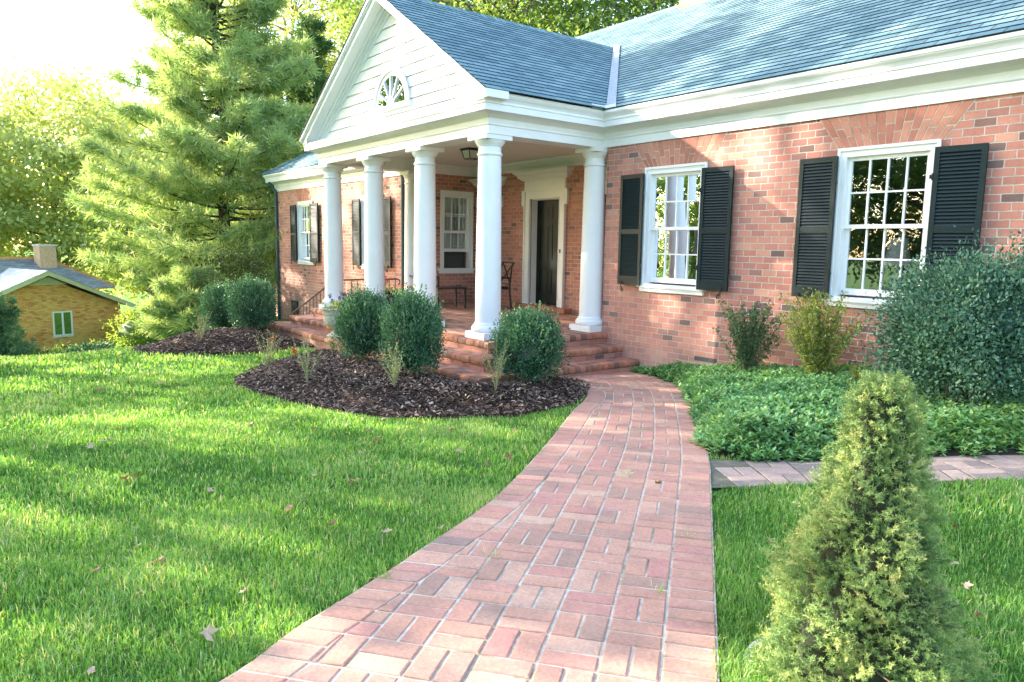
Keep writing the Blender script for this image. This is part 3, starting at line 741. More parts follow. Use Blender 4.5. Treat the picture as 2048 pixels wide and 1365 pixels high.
# beams of the porch and inner ceiling
mb = MB(); mb.box(AX0 + .021, AX1 - .021, AY + .02, AY + .34, 3.392, 3.66)
mb.box(AX0 + .021, AX0 + .34, AY + .341, WY - 0.0, 3.392, 3.66); mb.box(AX1 - .34, AX1 - .021, AY + .341, WY + 0.0, 3.392, 3.66)
mb.build('porch_beam', M_WHITE, H)
mb = MB(); mb.box(AX0 + .3, AX1 - .3, AY + .3, YD, 3.645, 3.70); mb.box(XS, AX0 + .3, WY, YD, 3.647, 3.70); mb.box(AX1 - .3, -8.25, WY, YD, 3.647, 3.70); mb.build('porch_ceiling', M_CEIL, H)
crn = [(0.0, 3.44), (0.02, 3.44), (0.02, 3.50), (0.05, 3.53), (0.10, 3.58), (0.13, 3.60), (0.13, 3.644), (0, 3.644)]
mb = MB(); sweep(mb, [(XS, WY), (XS, YD), (-8.25, YD), (-8.25, WY)][::1], crn); mb.build('crown_moulding', M_WHITE, H)

# pediment
CXG = -11.17; HWD = 3.17; ZE = 3.90; SLP = 0.645; APX = ZE + SLP * HWD; YG = 6.075
cosS = 1 / math.hypot(1, SLP)
mb = MB(); n = 12; zb = 3.80
for i in range(n):
    z0, z1 = zb + i * 0.178, zb + (i + 1) * 0.178
    def hw(z): return (APX - 0.22 - z) / SLP
    if hw(z0) < 0.03: break
    z1 = min(z1, APX - 0.221); a, b = hw(z0), max(hw(z1), 0.0)
    mb.prism([(CXG - a, z0), (CXG + a, z0), (CXG + b, z1), (CXG - b, z1)], lambda p, q, d: (p, d, q), YG, YG + 0.05)
    g = .016 if i else 0.0
    mb.face([(CXG - a, YG - 0.036, z0 + g), (CXG + a, YG - 0.036, z0 + g), (CXG + b, YG - 0.022, z1), (CXG - b, YG - 0.022, z1)])
    mb.face([(CXG - a, YG - 0.036, z0 + g), (CXG - a, YG, z0 + g), (CXG + a, YG, z0 + g), (CXG + a, YG - 0.036, z0 + g)])
    mb.face([(CXG - b, YG - 0.022, z1), (CXG + b, YG - 0.022, z1), (CXG + b, YG, z1), (CXG - b, YG, z1)])
ped = mb.build('gable_siding', M_WHITE, H)
mb = MB(); mb.prism([(AX0 - .23, 3.787), (AX1 + .23, 3.787), (AX1 + .23, 3.80), (AX0 - .23, 3.80)], lambda p, q, d: (p, d, q), AY - 0.235, YG); mb.build('cornice_cap', M_WHITE, H)
# raking cornice
mb = MB()
def rake(t0, t1, ya, yb):
    for sgn in (-1, 1):
        e = HWD
        q = [(CXG + sgn * (e), ZE - t0 / cosS), (CXG, APX - t0 / cosS), (CXG, APX - t1 / cosS), (CXG + sgn * (e - 0.0), ZE - t1 / cosS)]
        mb.prism(clip_half(q, (0, -1), -3.801 if ya > AY - .24 else -3.80), lambda p, q, d: (p, d, q), ya, yb)
rake(0.0, 0.055, 5.715, 6.10); rake(0.055, 0.075, 5.735, 6.10); rake(0.075, 0.145, 5.765, 6.10); rake(0.145, 0.165, 5.93, 6.10); rake(0.165, 0.20, 5.985, 6.10); rake(0.20, 0.275, 6.03, 6.10)
mb.build('raking_cornice', M_WHITE, H)
# clip the rake feet with small return blocks
# half round fan light
fx, fz, fr_ = -11.13, 4.14, 0.56
mb = MB(); K = 24
def arc(r0, r1, ya, yb, m):
    for k in range(K):
        a, b = PI * k / K, PI * (k + 1) / K
        P = [(fx + r * math.cos(t), y, fz + r * math.sin(t)) for y in (ya, yb) for (r, t) in ((r0, a), (r1, a), (r1, b), (r0, b))]
        m.face([P[0], P[1], P[2], P[3]]); m.face([P[7], P[6], P[5], P[4]]); m.face([P[1], P[5], P[6], P[2]]); m.face([P[0], P[3], P[7], P[4]])
arc(fr_ - .09, fr_ + .03, YG - .055, YG + .03, mb); arc(fr_ - .02, fr_ + .055, YG - .075, YG - .0549, mb)
fo = mb.build('fan_window', M_TRIMW, H, smooth=False)
s = MB(); s.box(fx - fr_ - .09, fx + fr_ + .09, YG - .10, YG + .03, fz - .075, fz); s.build('sill', M_TRIMW, fo, bevel=.006)
s = MB()
for k in range(1, 6):
    t = PI * k / 6; d = Vector((math.cos(t), 0, math.sin(t))); p = Vector((-math.sin(t), 0, math.cos(t)))
    s.obox(Vector((fx, YG - .062, fz)) + d * (.1 + (fr_ - .18) / 2), d * ((fr_ - .18) / 2 + .01), Vector((0, .012, 0)), p * .011)
P0 = [(fx + .12 * math.cos(PI * k / 12), fz + .12 * math.sin(PI * k / 12)) for k in range(13)]
s.prism(P0, lambda p, q, d: (p, d, q), YG - .075, YG - .048); s.build('spoke', M_TRIMW, fo)
s = MB(); s.prism([(fx + (fr_ - .06) * math.cos(PI * k / 20), fz + (fr_ - .06) * math.sin(PI * k / 20)) for k in range(21)], lambda p, q, d: (p, d, q), YG - .047, YG - .046); s.build('pane', glass_mat('fan_glass', (.6, .65, .7), .10), fo)
s = MB(); s.prism([(fx + (fr_ - .06) * math.cos(PI * k / 20), fz + (fr_ - .06) * math.sin(PI * k / 20)) for k in range(21)], lambda p, q, d: (p, d, q), YG - .043, YG - .039); s.build('backing', plain('attic_dark', (.05, .06, .07), .8, .5, 9), fo)  # dark panel standing in for the unlit attic behind the glass

# roofs: real lapped courses
def courses(mb, P0, eu, ev, rows, ufun, e=0.14, t=0.009, tmax=None):
    """P0 origin, eu along the eave, ev up the slope (unit); ufun(v)->(u0,u1)"""
    P0 = Vector(P0); eu = Vector(eu); ev = Vector(ev); nn = eu.cross(ev).normalized()
    if nn.z < 0: nn = -nn
    for i in range(rows):
        v0 = i * e; v1 = min((i + 1) * e, tmax) if tmax else (i + 1) * e
        if tmax and v0 >= tmax: break
        a0, b0 = ufun(v0); a1, b1 = ufun(v1)
        if b0 - a0 < 0.02: break
        b1 = max(b1, a1)
        A = P0 + eu * a0 + ev * v0; Bq = P0 + eu * b0 + ev * v0; C = P0 + eu * b1 + ev * v1; Dq = P0 + eu * a1 + ev * v1
        mb.face([A + nn * t, Bq + nn * t, C, Dq], [(a0 + 60, v0 + .002), (b0 + 60, v0 + .002), (b1 + 60, v1 - .002), (a1 + 60, v1 - .002)])
        mb.face([A - nn * .004, Bq - nn * .004, Bq + nn * t, A + nn * t], [(a0 + 60, v0), (b0 + 60, v0), (b0 + 60, v0 + .004), (a0 + 60, v0 + .004)])
RS = 0.620; EY = WY - 0.31; RIDGEY = 13.30; LSL = math.hypot(1, RS); EVM = (0, 1 / LSL, RS / LSL)
VL = (RIDGEY - EY) * LSL; XLE, XRE = -22.99, 4.31; k = 1 / LSL
ZR = ZE + RS * (RIDGEY - EY)
mb = MB()
courses(mb, (0, EY, ZE), (1, 0, 0), EVM, 80, lambda v: (XLE + v * k, XRE - v * k), tmax=VL)
courses(mb, (0, 2 * RIDGEY - EY, ZE), (1, 0, 0), (0, -1 / LSL, RS / LSL), 80, lambda v: (XLE + v * k, XRE - v * k), tmax=VL)
courses(mb, (XLE, 0, ZE), (0, 1, 0), (1 / LSL, 0, RS / LSL), 80, lambda v: (EY + v * k, 2 * RIDGEY - EY - v * k), tmax=VL - .01)
courses(mb, (XRE, 0, ZE), (0, 1, 0), (-1 / LSL, 0, RS / LSL), 80, lambda v: (EY + v * k, 2 * RIDGEY - EY - v * k), tmax=VL - .01)
ro = mb.build('roof', M_ROOF, H)
PSL = math.hypot(1, SLP); YF = 5.70
def vy(v, sl): return EY + (v * SLP / PSL) / RS                       # where the porch slope meets the main slope
XPR, XPL = CXG + HWD, CXG - HWD; VP = HWD * PSL
mb = MB()
courses(mb, (XPR, 0, ZE), (0, 1, 0), (-1 / PSL, 0, SLP / PSL), 60, lambda v: (YF, vy(v, 1) + .02), tmax=VP)
courses(mb, (XPL, 0, ZE), (0, 1, 0), (1 / PSL, 0, SLP / PSL), 60, lambda v: (YF, vy(v, 1) + .02), tmax=VP)
pr = mb.build('porch_roof', M_ROOF, H)
mb = MB()
for sgn in (-1, 1):                                                    # edge thickness at the rakes
    mb.prism([(CXG + sgn * HWD, ZE + .008), (CXG, APX + .008), (CXG, APX + .0), (CXG + sgn * HWD, ZE + .0)], lambda p, q, d: (p, d, q), YF, YF + .02)
mb.build('shingle_edge', M_SHUT, pr)
# ridge caps
mb = MB(); a = XLE + VL * k; y = a
while y < XRE - VL * k:
    mb.prism([(-.15, ZR - .15 * RS + .012), (0, ZR + .02), (.15, ZR - .15 * RS + .012), (.15, ZR - .15 * RS), (0, ZR + .006), (-.15, ZR - .15 * RS)], lambda p, q, d: (d, RIDGEY + p, q), y, y + .27, random.random()); y += .28
mb.build('ridge_cap', M_ROOF, ro); mb = MB(); y = YF
while y < EY + (APX - ZE) / RS - .1:
    mb.prism([(-.14, APX - .14 * SLP + .012), (0, APX + .02), (.14, APX - .14 * SLP + .012), (.14, APX - .14 * SLP), (0, APX + .006), (-.14, APX - .14 * SLP)], lambda p, q, d: (CXG + p, d, q), y, y + .27); y += .28
mb.build('ridge_cap', M_ROOF, pr)
for sx, x0 in ((1, XLE), (-1, XRE)):
    mb = MB(); mb.tube([(x0, EY, ZE + .01), (x0 + sx * VL * k, RIDGEY, ZR + .01)], .035, 5); mb.build('hip_cap', M_ROOF, ro)
# valley flashing
mb = MB()
for sgn, X0 in ((1, XPR), (-1, XPL)):
    a = Vector((X0, EY, ZE)); b = Vector((CXG, EY + (APX - ZE) / RS, APX)); a = a.lerp(b, .012); up = Vector((0, 0, .035)); dx = Vector((sgn * .20, 0, 0))
    mb.face([a + up, a + dx + up, b + dx * .9 + up, b + up]); mb.face([a + dx, a + dx + up, b + dx * .9 + up, b + dx * .9])
    mb.face([a, a + up, b + up, b]) ; mb.face([b + up, b + dx * .9 + up, b + dx * .9, b])
    mb.build('valley_flashing', M_LEAD, ro); mb = MB()
mb = MB(); gx, gy = AX1 + .30, WY - .30
mb.box(gx - .012, gx, gy - .24, gy + .02, 3.885, 3.96); mb.box(gx, gx + .24, gy - 0.0, gy + .012, 3.885, 3.96); mb.build('splash_guard', M_WHITE, H)
mb = MB(); mb.box(-10.85, -9.95, RIDGEY - .45, RIDGEY + .45, ZR - .6, ZR + 1.3); ch = mb.build('chimney', M_CHIMB, H)
mb = MB(); mb.box(-10.91, -9.89, RIDGEY - .51, RIDGEY + .51, ZR + 1.3, ZR + 1.42); mb.build('chimney_cap', M_CHIMB, ch)
# far left wing: eave and roof
mb = MB(); q = [(o, z - .17) for o, z in ent]; sweep(mb, [(-26.7, 17.0), (-26.7, 9.45), (-22.70, 9.45)], q); mb.build('cornice', M_WHITE, H)
mb = MB()
courses(mb, (0, 9.45 - .3, 3.63), (1, 0, 0), (0, .9, .435), 30, lambda v: (-27.0 + v * .9, -22.4), tmax=3.6)
courses(mb, (-27.0, 0, 3.63), (0, 1, 0), (.9, 0, .435), 30, lambda v: (9.15 + v * .9, 17.0), tmax=3.6)
mb.build('side_roof', M_ROOF, H)

# front door with shouldered white surround
dx0, dx1, dz0, dz1 = D1
def surround(x0, x1, z0, zt, crown, cw, name):
    """architrave, frieze and crown around an opening in the door wall"""
    mb = MB(); y = YD
    for a, b in ((x0 - cw, x0), (x1, x1 + cw)):
        mb.box(a, b, y - .045, y + .02, z0, zt + cw)
    mb.box(x0, x1, y - .045, y + .02, zt, zt + cw)
    for a, b in ((x0 - cw - .0, x0 - cw + .035), (x1 + cw - .035, x1 + cw)): mb.box(a, b, y - .065, y - .0451, z0, zt + cw)
    mb.box(x0 - cw + .035, x1 + cw - .035, y - .065, y - .0451, zt + cw - .035, zt + cw)
    for a, b in ((x0 - .03, x0 - .012), (x1 + .012, x1 + .03)): mb.box(a, b, y - .055, y - .0452, z0, zt + .03)
    for a, b in ((x0 - cw - .075, x0 - cw - .001), (x1 + cw + .001, x1 + cw + .075)): mb.box(a, b, y - .062, y + .01, zt - .14, zt + cw - .002)
    zf = zt + cw
    mb.box(x0 - cw, x1 + cw, y - .05, y + .02, zf + .001, zf + .20)
    o = mb.build(name, M_WHITE, H, bevel=.004)
    pr = [(-.02, 0), (.06, 0), (.06, .018), (.085, .03), (.09, .05), (.12, .06), (.125, .10), (.15, .125), (.18, .145), (.185, .165), (.20, .168), (.20, .20), (-.02, .20)]
    m2 = MB(); z1 = zf + .201; W = x1 - x0 + 2 * cw; sc = crown
    pr = [(p * sc, z1 + q) for p, q in pr]
    sweep(m2, [(x0 - cw, y + .02), (x0 - cw, y), (x1 + cw, y), (x1 + cw, y + .02)], pr); m2.build('crown', M_WHITE, o, bevel=0)
    return o
so = surround(dx0, dx1, dz0, dz1, 1.15, 0.185, 'door_surround')
mb = MB()
mb.box(dx0, dx0 + .02, YD + .021, YD + .20, dz0, dz1); mb.box(dx1 - .02, dx1, YD + .021, YD + .20, dz0, dz1); mb.box(dx0 + .02, dx1 - .02, YD + .021, YD + .20, dz1 - .02, dz1); mb.box(dx0, dx1, YD - .03, YD + .20, dz0 - .05, dz0 - .001)
mb.build('door_jamb', M_WHITE, so)
mb = MB(); yd = YD + .155; a, b = dx0 + .02, dx1 - .02; z0, z1 = dz0 + .01, dz1 - .02; mb.box(a, b, yd + .012, yd + .045, z0, z1)
cols = [a, a + .11, (a + b) / 2 - .055, (a + b) / 2 + .055, b - .11, b]; rl = [(z0, z0 + .22), (z0 + .74, z0 + .94), (z0 + 1.68, z0 + 1.82), (z1 - .12, z1)]
for q in (0, 2, 4): mb.box(cols[q], cols[q + 1], yd, yd + .0119, z0, z1)
for p in rl:
    for q in (1, 3): mb.box(cols[q], cols[q + 1], yd + .0005, yd + .0119, p[0], p[1])
for (p, r) in zip(rl[:-1], rl[1:]):
    for q in (1, 3):
        x0, x1, za, zb = cols[q] + .03, cols[q + 1] - .03, p[1] + .03, r[0] - .03
        mb.prism([(x0, za), (x1, za), (x1, zb), (x0, zb)], lambda p_, q_, d: (p_, d, q_), yd + .004, yd + .0119)
do = mb.build('front_door', M_DOOR, H, bevel=.004)
mb = MB(); mb.tube([(b - .055, yd - .001, z0 + 1.02), (b - .055, yd - .05, z0 + 1.02)], [.012, .028], 10); mb.lathe(b - .055, yd - .055, [(.0, z0 + .99), (.025, z0 + 1.0), (.03, z0 + 1.02), (.025, z0 + 1.04), (.0, z0 + 1.05)], 12); mb.build('door_knob', plain('brass', (.45, .30, .10), .3, .2, 20, metal=.9), do)
mb = MB(); mb.box(dx1 + .06, dx1 + .085, YD - .07, YD - .045, 1.72, 1.80); mb.build('doorbell', plain('copper', (.35, .12, .05), .4, .2, 20), H)
for e in (E1, E2):
    o = surround(e[0], e[1], e[2], e[3] - .1, 1.0, 0.12, 'window_surround')
    mb = MB(); x0, x1, z0, z1 = e[0], e[1], e[2], e[3] - .1
    mb.box(x0, x0 + .05, YD + .05, YD + .09, z0, z1); mb.box(x1 - .05, x1, YD + .05, YD + .09, z0, z1)
    for q in range(7):
        z = z0 + (z1 - z0 - .04) * q / 6; mb.box(x0 + .05, x1 - .05, YD + .052, YD + .088, z, z + .04)
    mb.box((x0 + x1) / 2 - .012, (x0 + x1) / 2 + .012, YD + .055, YD + .085, z0, z1); mb.build('sash', M_TRIMW, o)
    mb = MB(); mb.box(x0, x1, YD + .068, YD + .071, z0, z1); mb.build('pane', M_GLASS, o)

# downspouts, vents
def downspout(x, y, z0, z1):
    mb = MB(); mb.tube([(x - .0, y - .24, z1 + .26), (x, y - .20, z1 + .16), (x, y - .06, z1 - .02), (x, y - .05, z1 - .2), (x, y - .05, z0)], .042, 8); mb.build('downspout', M_TEAL, H, smooth=True)
downspout(-22.56, WY, -1.2, 3.42); downspout(-14.62, WY, 0.0, 3.42); downspout(-26.5, 9.45, -2.5, 3.2)
mb = MB(); mb.box(-6.40, -6.02, WY - .004, WY + .02, .30, .36); fv = mb.build('foundation_vent', M_ROOM, H)
mb = MB(); mb.box(-21.55, -21.05, WY - .03, WY + .02, -.32, .10); vo = mb.build('basement_vent', M_SHUT, H)
mb = MB()
for k in range(9): mb.prism([(-.045, -.29 + k * .042), (-.03, -.27 + k * .042), (-.03, -.262 + k * .042), (-.045, -.282 + k * .042)], lambda p, q, d: (d, WY + p, q), -21.52, -21.08)
mb.build('louver', M_SHUT, vo)
# curtains behind glass
def curtain(fn, u0, u1, z0, z1, mat, amp=.03, n=40, name='curtain'):
    mb = MB(); p = None
    for k in range(n + 1):
        u = u0 + (u1 - u0) * k / n; d = amp * math.sin(k * 1.35) + amp * .4 * math.sin(k * 2.9)
        q = (u, d)
        if p: mb.face([fn(p[0], p[1], z0), fn(q[0], q[1], z0), fn(q[0], q[1], z1), fn(p[0], p[1], z1)])
        p = q
    return mb.build(name, mat, H)
for w in (L1, L2): curtain(lambda u, d, z: (u, WY + .17 + d, z), w[0] + .03, w[1] - .03, w[2], w[3], M_CURT)
curtain(lambda u, d, z: (XS - .15 + d, u, z), S1[0] + .02, S1[1] - .02, 1.72, S1[3] - .02, M_CURT)
curtain(lambda u, d, z: (u, WY + .5 + d, z), -6.78, -6.35, 1.2, 3.05, M_CURTD, name='curtain')
curtain(lambda u, d, z: (YD * 0 + u, YD + .5 + d, z), E1[0], E1[1], .6, 3.0, M_CURT)

# ------------------------------------------------------------------ porch things
# ceiling lantern
t = thing('ceiling_lantern', 'small black metal and glass lantern fixed under the white porch ceiling', 'lantern', (-11.5, 7.9, 3.5))
lx, ly, lz = -11.5, 7.9, 3.644
mb = MB(); mb.prism([(-.15, -.15), (.15, -.15), (.15, .15), (-.15, .15)], lambda p, q, d: (lx + p, ly + q, d), lz - .03, lz - .001)
for sx in (-1, 1):
    for sy in (-1, 1): mb.tube([(lx + sx * .13, ly + sy * .13, lz - .03), (lx + sx * .09, ly + sy * .09, lz - .19)], .009, 5)
for r_, z in ((.13, lz - .035), (.092, lz - .19)):
    for a, b in (((-1, -1), (1, -1)), ((1, -1), (1, 1)), ((1, 1), (-1, 1)), ((-1, 1), (-1, -1))): mb.tube([(lx + a[0] * r_, ly + a[1] * r_, z), (lx + b[0] * r_, ly + b[1] * r_, z)], .009, 5)
mb.build('lantern_frame', M_IRON, t)
mb = MB(); P = [(lx + a * r_, ly + b * r_, z) for r_, z in ((.088, lz - .188), (.126, lz - .034)) for a, b in ((-1, -1), (1, -1), (1, 1), (-1, 1))]
for i in range(4): j = (i + 1) % 4; mb.face([P[i], P[j], P[4 + j], P[4 + i]])
mb.face(P[:4][::-1]); mb.build('glass', plain('frosted_glass', (.6, .62, .6), .3, .1), t)

def chair():
    t = thing('patio_chair', 'black metal armchair with crossed back at left of porch, beside the side table', 'chair', (0, 0, 0), 'black metal armchairs on the porch')
    w, d, hs, hb = .27, .26, .43, .98
    m = MB()
    m.box(-w, w, -d, d, hs - .02, hs + .0); m.box(-w + .02, w - .02, -d + .02, d - .02, hs + .001, hs + .035); m.build('seat', M_IRON, t, bevel=.006)
    for sx in (-1, 1):
        m = MB(); m.tube([(sx * w, -d, hs + .22), (sx * w, -d - .01, hs), (sx * w, -d + .0, .0)], .021, 6); m.build('leg', M_IRON, t)
        m = MB(); m.tube([(sx * w, d, hs), (sx * w, d + .05, .0)], .021, 6); m.build('leg', M_IRON, t)
        m = MB(); m.tube([(sx * w, -d - .02, hs + .22), (sx * w, 0, hs + .235), (sx * w, d + .03, hs + .22)], .02, 6); m.build('armrest', M_IRON, t)
    m = MB()
    for sx in (-1, 1): m.tube([(sx * w, d, hs), (sx * w, d + .05, hb - .1), (sx * w, d + .09, hb)], .021, 6)
    m.tube([(-w, d + .09, hb), (0, d + .11, hb + .0), (w, d + .09, hb)], .016, 6); m.tube([(-w, d + .015, hs + .09), (w, d + .015, hs + .09)], .012, 6)
    for s in (-1, 1): m.tube([(s * w, d + .015, hs + .09), (0, d + .06, (hs + hb) / 2 + .04), (-s * w, d + .09, hb)], .017, 5)
    m.build('backrest', M_IRON, t); return t
c1 = chair(); c1.location = (-13.65, 8.12, FL); c1.rotation_euler = (0, 0, math.radians(80))
dup(c1, (-12.72, 9.35, FL), math.radians(-12), 1.0, 'black metal armchair with crossed back against the wall left of the front door')
t = thing('side_table', 'low black metal side table under the recessed side window', 'table', (-13.0, 8.35, FL))
m = MB(); m.box(-13.22, -12.80, 7.98, 8.72, FL + .42, FL + .45); m.build('tabletop', M_IRON, t, bevel=.005)
for x in (-13.19, -12.83):
    for y in (8.01, 8.69): m = MB(); m.box(x - .018, x + .018, y - .018, y + .018, FL, FL + .42); m.build('leg', M_IRON, t)
# railing
t = thing('iron_railing', 'thin rusty iron handrail with balusters and cast scroll panel at left porch end', 'railing', (-14.3, 6.6, FL))
m = MB(); top = 1.08; m.tube([(-14.3, 6.48, top), (-14.3, 7.86, top), (-14.3, 7.93, top - .03), (-14.3, 7.93, top - .10), (-14.3, 7.89, top - .12)], .016, 6)
m.tube([(-14.36, 6.45, 1.10), (-17.1, 6.45, 0.08)], .018, 6); m.build('handrail', M_RUST, t)
for k in range(9): m = MB(); y = 6.62 + k * .15; m.tube([(-14.3, y, FL), (-14.3, y, top)], .008, 5); m.build('baluster', M_RUST, t)
for k in range(13):
    x = -14.6 - k * .2; zt = 1.10 - (-14.36 - x) * .372; m = MB(); m.tube([(x, 6.45, zt - .62), (x, 6.45, zt)], .008, 5); m.build('baluster', M_RUST, t)
m = MB(); m.tube([(-14.62, 6.45, .38), (-17.1, 6.45, -.52)], .012, 6); m.build('bottom_rail', M_RUST, t)
m = MB()
for (bx, by, s) in ((-14.3, 6.53, 1), (-14.85, 6.45, 0)):
    for zc in (.62, .74, .86, .98):
        for sg in (-1, 1):
            pts = []
            for k in range(9):
                an = k * .75; r_ = .05 - k * .0045; off = sg * .042
                c, sn = off + r_ * math.cos(an) * sg, r_ * math.sin(an)
                pts.append((bx, by + c, zc + sn) if s else (bx + c, by, zc - .16 + sn))
            m.tube(pts, .006, 4)
m.build('scroll_panel', M_RUST, t)
# outside stair treads below the sloping rail
m = MB()
for k in range(5): m.box(-15.35 - (k + 1) * .42, -15.35 - k * .42, 6.3, WY - .01, -2.0, .04 - k * .15)
m.build('side_step', M_FLOOR, H)

# ------------------------------------------------------------------ vegetation
def leafquads(c, d, L, W, curl=0.15, nrm=None):
    """c base points, d unit direction; returns V,F for 4-vertex leaves"""
    n = len(c); r = RNG.normal(size=(n, 3)) if nrm is None else nrm
    w = np.cross(d, r); w /= np.linalg.norm(w, axis=1)[:, None] + 1e-9; u = np.cross(w, d)
    L = np.broadcast_to(L, (n,))[:, None]; W = np.broadcast_to(W, (n,))[:, None]
    mid = c + d * L * .45
    V = np.stack([c, mid + w * W * .5 + u * W * curl, c + d * L, mid - w * W * .5 + u * W * curl], 1).reshape(-1, 3)
    return V, np.arange(n * 4).reshape(n, 4)
def unit(n):
    v = RNG.normal(size=(n, 3)); return v / np.linalg.norm(v, axis=1)[:, None]
class LF:
    def __init__(s): s.V = []; s.F = []; s.A = []; s.n = 0
    def add(s, V, F, A): s.V.append(V); s.F.append(F + s.n); s.A.append(A); s.n += len(V)
    def build(s, name, mat, parent): return np_mesh(name, np.vstack(s.V), np.vstack(s.F), np.concatenate(s.A), mat, parent)

def blob(n, lo=0.0, nx=24, nz=16, jit=.08):
    """noisy closed core mesh, radius 1"""
    V = []; F = []
    for i in range(nz + 1):
        ph = PI * i / nz
        for k in range(nx):
            th = 2 * PI * k / nx; r = 1 + RNG.normal(0, jit); V.append((math.sin(ph) * math.cos(th) * r, math.sin(ph) * math.sin(th) * r, math.cos(ph) * r))
    for i in range(nz):
        for k in range(nx): F.append((i * nx + k, i * nx + (k + 1) % nx, (i + 1) * nx + (k + 1) % nx, (i + 1) * nx + k))
    return np.array(V), np.array(F)

def broadleaf(name, label, loc, h, rad, crown0, nclus, nleaf, leaf, mat, bk, tr=.28, group='broadleaf trees around the houses', lean=(0, 0), spread=.62, seed=0, flat=.42):
    rs = np.random.default_rng(seed + 5)
    t = thing(name, label, 'tree', loc, group, True)
    hc = (h - crown0) / 2; cz = crown0 + hc
    C = []
    while len(C) < nclus:
        p = rs.uniform(-1, 1, 3); r = np.linalg.norm(p)
        if r > 1 or r < .30: continue
        ang = math.atan2(p[1], p[0]); lob = 1 + .16 * math.sin(3 * ang + seed) + .12 * math.sin(5 * p[2] * 2 + 2 * ang)
        C.append((p[0] * rad * lob + lean[0] * (p[2] + 1), p[1] * rad * lob + lean[1] * (p[2] + 1), cz + p[2] * hc))
    C = np.array(C)
    m = MB()
    tp = [Vector((lean[0] * .3 * q, lean[1] * .3 * q, h * .75 * q)) for q in np.linspace(0, 1, 9)]
    for q in range(1, 9): tp[q] += Vector((rs.normal(0, .12), rs.normal(0, .12), 0))
    m.tube([tuple(p - Vector((0, 0, .4)) if i == 0 else p) for i, p in enumerate(tp)], [tr * (1.25 - .0 if i == 0 else 1 - .11 * i) for i in range(9)], 9)
    order = np.argsort(np.linalg.norm(C - C.mean(0), axis=1))[::-1][:70]
    for j in order:
        e = Vector(C[j]); zi = max(min((e.z - rs.uniform(1.0, 3.0)) / (h * .75), .95), .12); q = zi * 8; i0 = int(q); s0 = tp[i0].lerp(tp[min(i0 + 1, 8)], q - i0)
        mid = s0.lerp(e, .5) + Vector((rs.normal(0, .3), rs.normal(0, .3), rs.normal(.35, .25)))
        r0 = tr * (1 - .1 * q) * .42
        pts = []
        for k in range(7):
            a = k / 6; pts.append((s0 * (1 - a) ** 2 + mid * 2 * a * (1 - a) + e * a * a) + Vector(rs.normal(0, .05, 3)))
        m.tube(pts, [max(r0 * (1 - .85 * k / 6), .012) for k in range(7)], 5, cap=False)
    m.build('trunk', bk, t, smooth=True)
    lf = LF(); per = nleaf // nclus
    for c in C:
        n = int(per * rs.uniform(.5, 1.5)); sg = spread * rs.uniform(.7, 1.35)
        p = c + rs.normal(size=(n, 3)) * [sg, sg, sg * flat]
        d = unit(n); d[:, 2] -= .35; d /= np.linalg.norm(d, axis=1)[:, None]
        nr = unit(n) * .8 + [0, 0, 1.0]
        V, F = leafquads(p, d, leaf * rs.uniform(.7, 1.3, n), leaf * .75 * rs.uniform(.7, 1.2, n), .12, nr)
        lf.add(V, F, np.clip(rs.uniform(0, .7) * .6 + rs.uniform(0, .55, n) + .08 * (c[2] - cz) / hc, 0, 1))
    lf.build('crown', mat, t)
    return t

def conifer(name, label, loc, h, rad, z0, mat, nb=6, dz=.5, tuft=26, needle=.22, nn=16, width=.016, group=None, seed=1, tr=.24, power=.75, tall=.0):
    rs = np.random.default_rng(seed); t = thing(name, label, 'tree', loc, group, True); m = MB(); lf = LF()
    m.tube([(rs.normal(0, .03) * k, rs.normal(0, .03) * k, -0.5 + (h + .4) * k / 10) for k in range(11)], [max(tr * (1 - k / 10.5), .02) for k in range(11)], 8)
    z = z0
    TP = []; TD = []
    while z < h - .3:
        L0 = rad * max(1 - (z - z0 * .5) / (h - z0 * .5), 0.03) ** power
        for b in range(nb):
            az = rs.uniform(0, 2 * PI); L = L0 * rs.uniform(.55, 1.2); el = rs.uniform(-.05, .28) + .25 * (z / h)
            s0 = np.array([0, 0, z + rs.normal(0, .15)]); dr = np.array([math.cos(az), math.sin(az), 0])
            K = 6; pts = [s0 + dr * L * q + np.array([0, 0, L * (el * q + .22 * (q * q - q))]) for q in np.linspace(0, 1, K)]
            m.tube([tuple(p) for p in pts], [max(.045 * (1 - .85 * k / 5) * min(L / 2, 1), .008) for k in range(K)], 4, cap=False)
            nt = max(4, int(tuft * L / rad)); q = rs.uniform(.22, 1.0, nt) ** .8
            base = np.array([np.array(pts).T[i] for i in range(3)]); cx = np.array([np.interp(q, np.linspace(0, 1, K), base[i]) for i in range(3)]).T
            side = np.cross(dr, [0, 0, 1.0]); off = rs.uniform(-1, 1, nt) * (.32 * L * (1.05 - q) + .12)
            cx = cx + side * off[:, None] + np.column_stack([np.zeros(nt), np.zeros(nt), rs.normal(.03, .07, nt)])
            TP.append(cx); TD.append(dr + side * (off / (np.abs(off).max() + .01))[:, None] * .8 + [0, 0, .35])
        z += dz * rs.uniform(.7, 1.3)
    TP = np.vstack(TP); TD = np.vstack(TD); TD /= np.linalg.norm(TD, axis=1)[:, None]; n = len(TP)
    c = np.repeat(TP, nn, 0) + rs.normal(0, needle * .24, (n * nn, 3)) * [1, 1, .5]; d = np.repeat(TD, nn, 0) * .75 + unit(n * nn); d /= np.linalg.norm(d, axis=1)[:, None]
    V, F = leafquads(c, d, needle * rs.uniform(.7, 1.2, n * nn), width, .1)
    A = np.clip(np.repeat(rs.beta(1.3, 1.6, n) * .85, nn) + rs.uniform(-.1, .25, n * nn), 0, 1); lf.add(V, F, A)
    m.build('trunk', M_BARKD, t, smooth=True); lf.build('crown', mat, t); return t

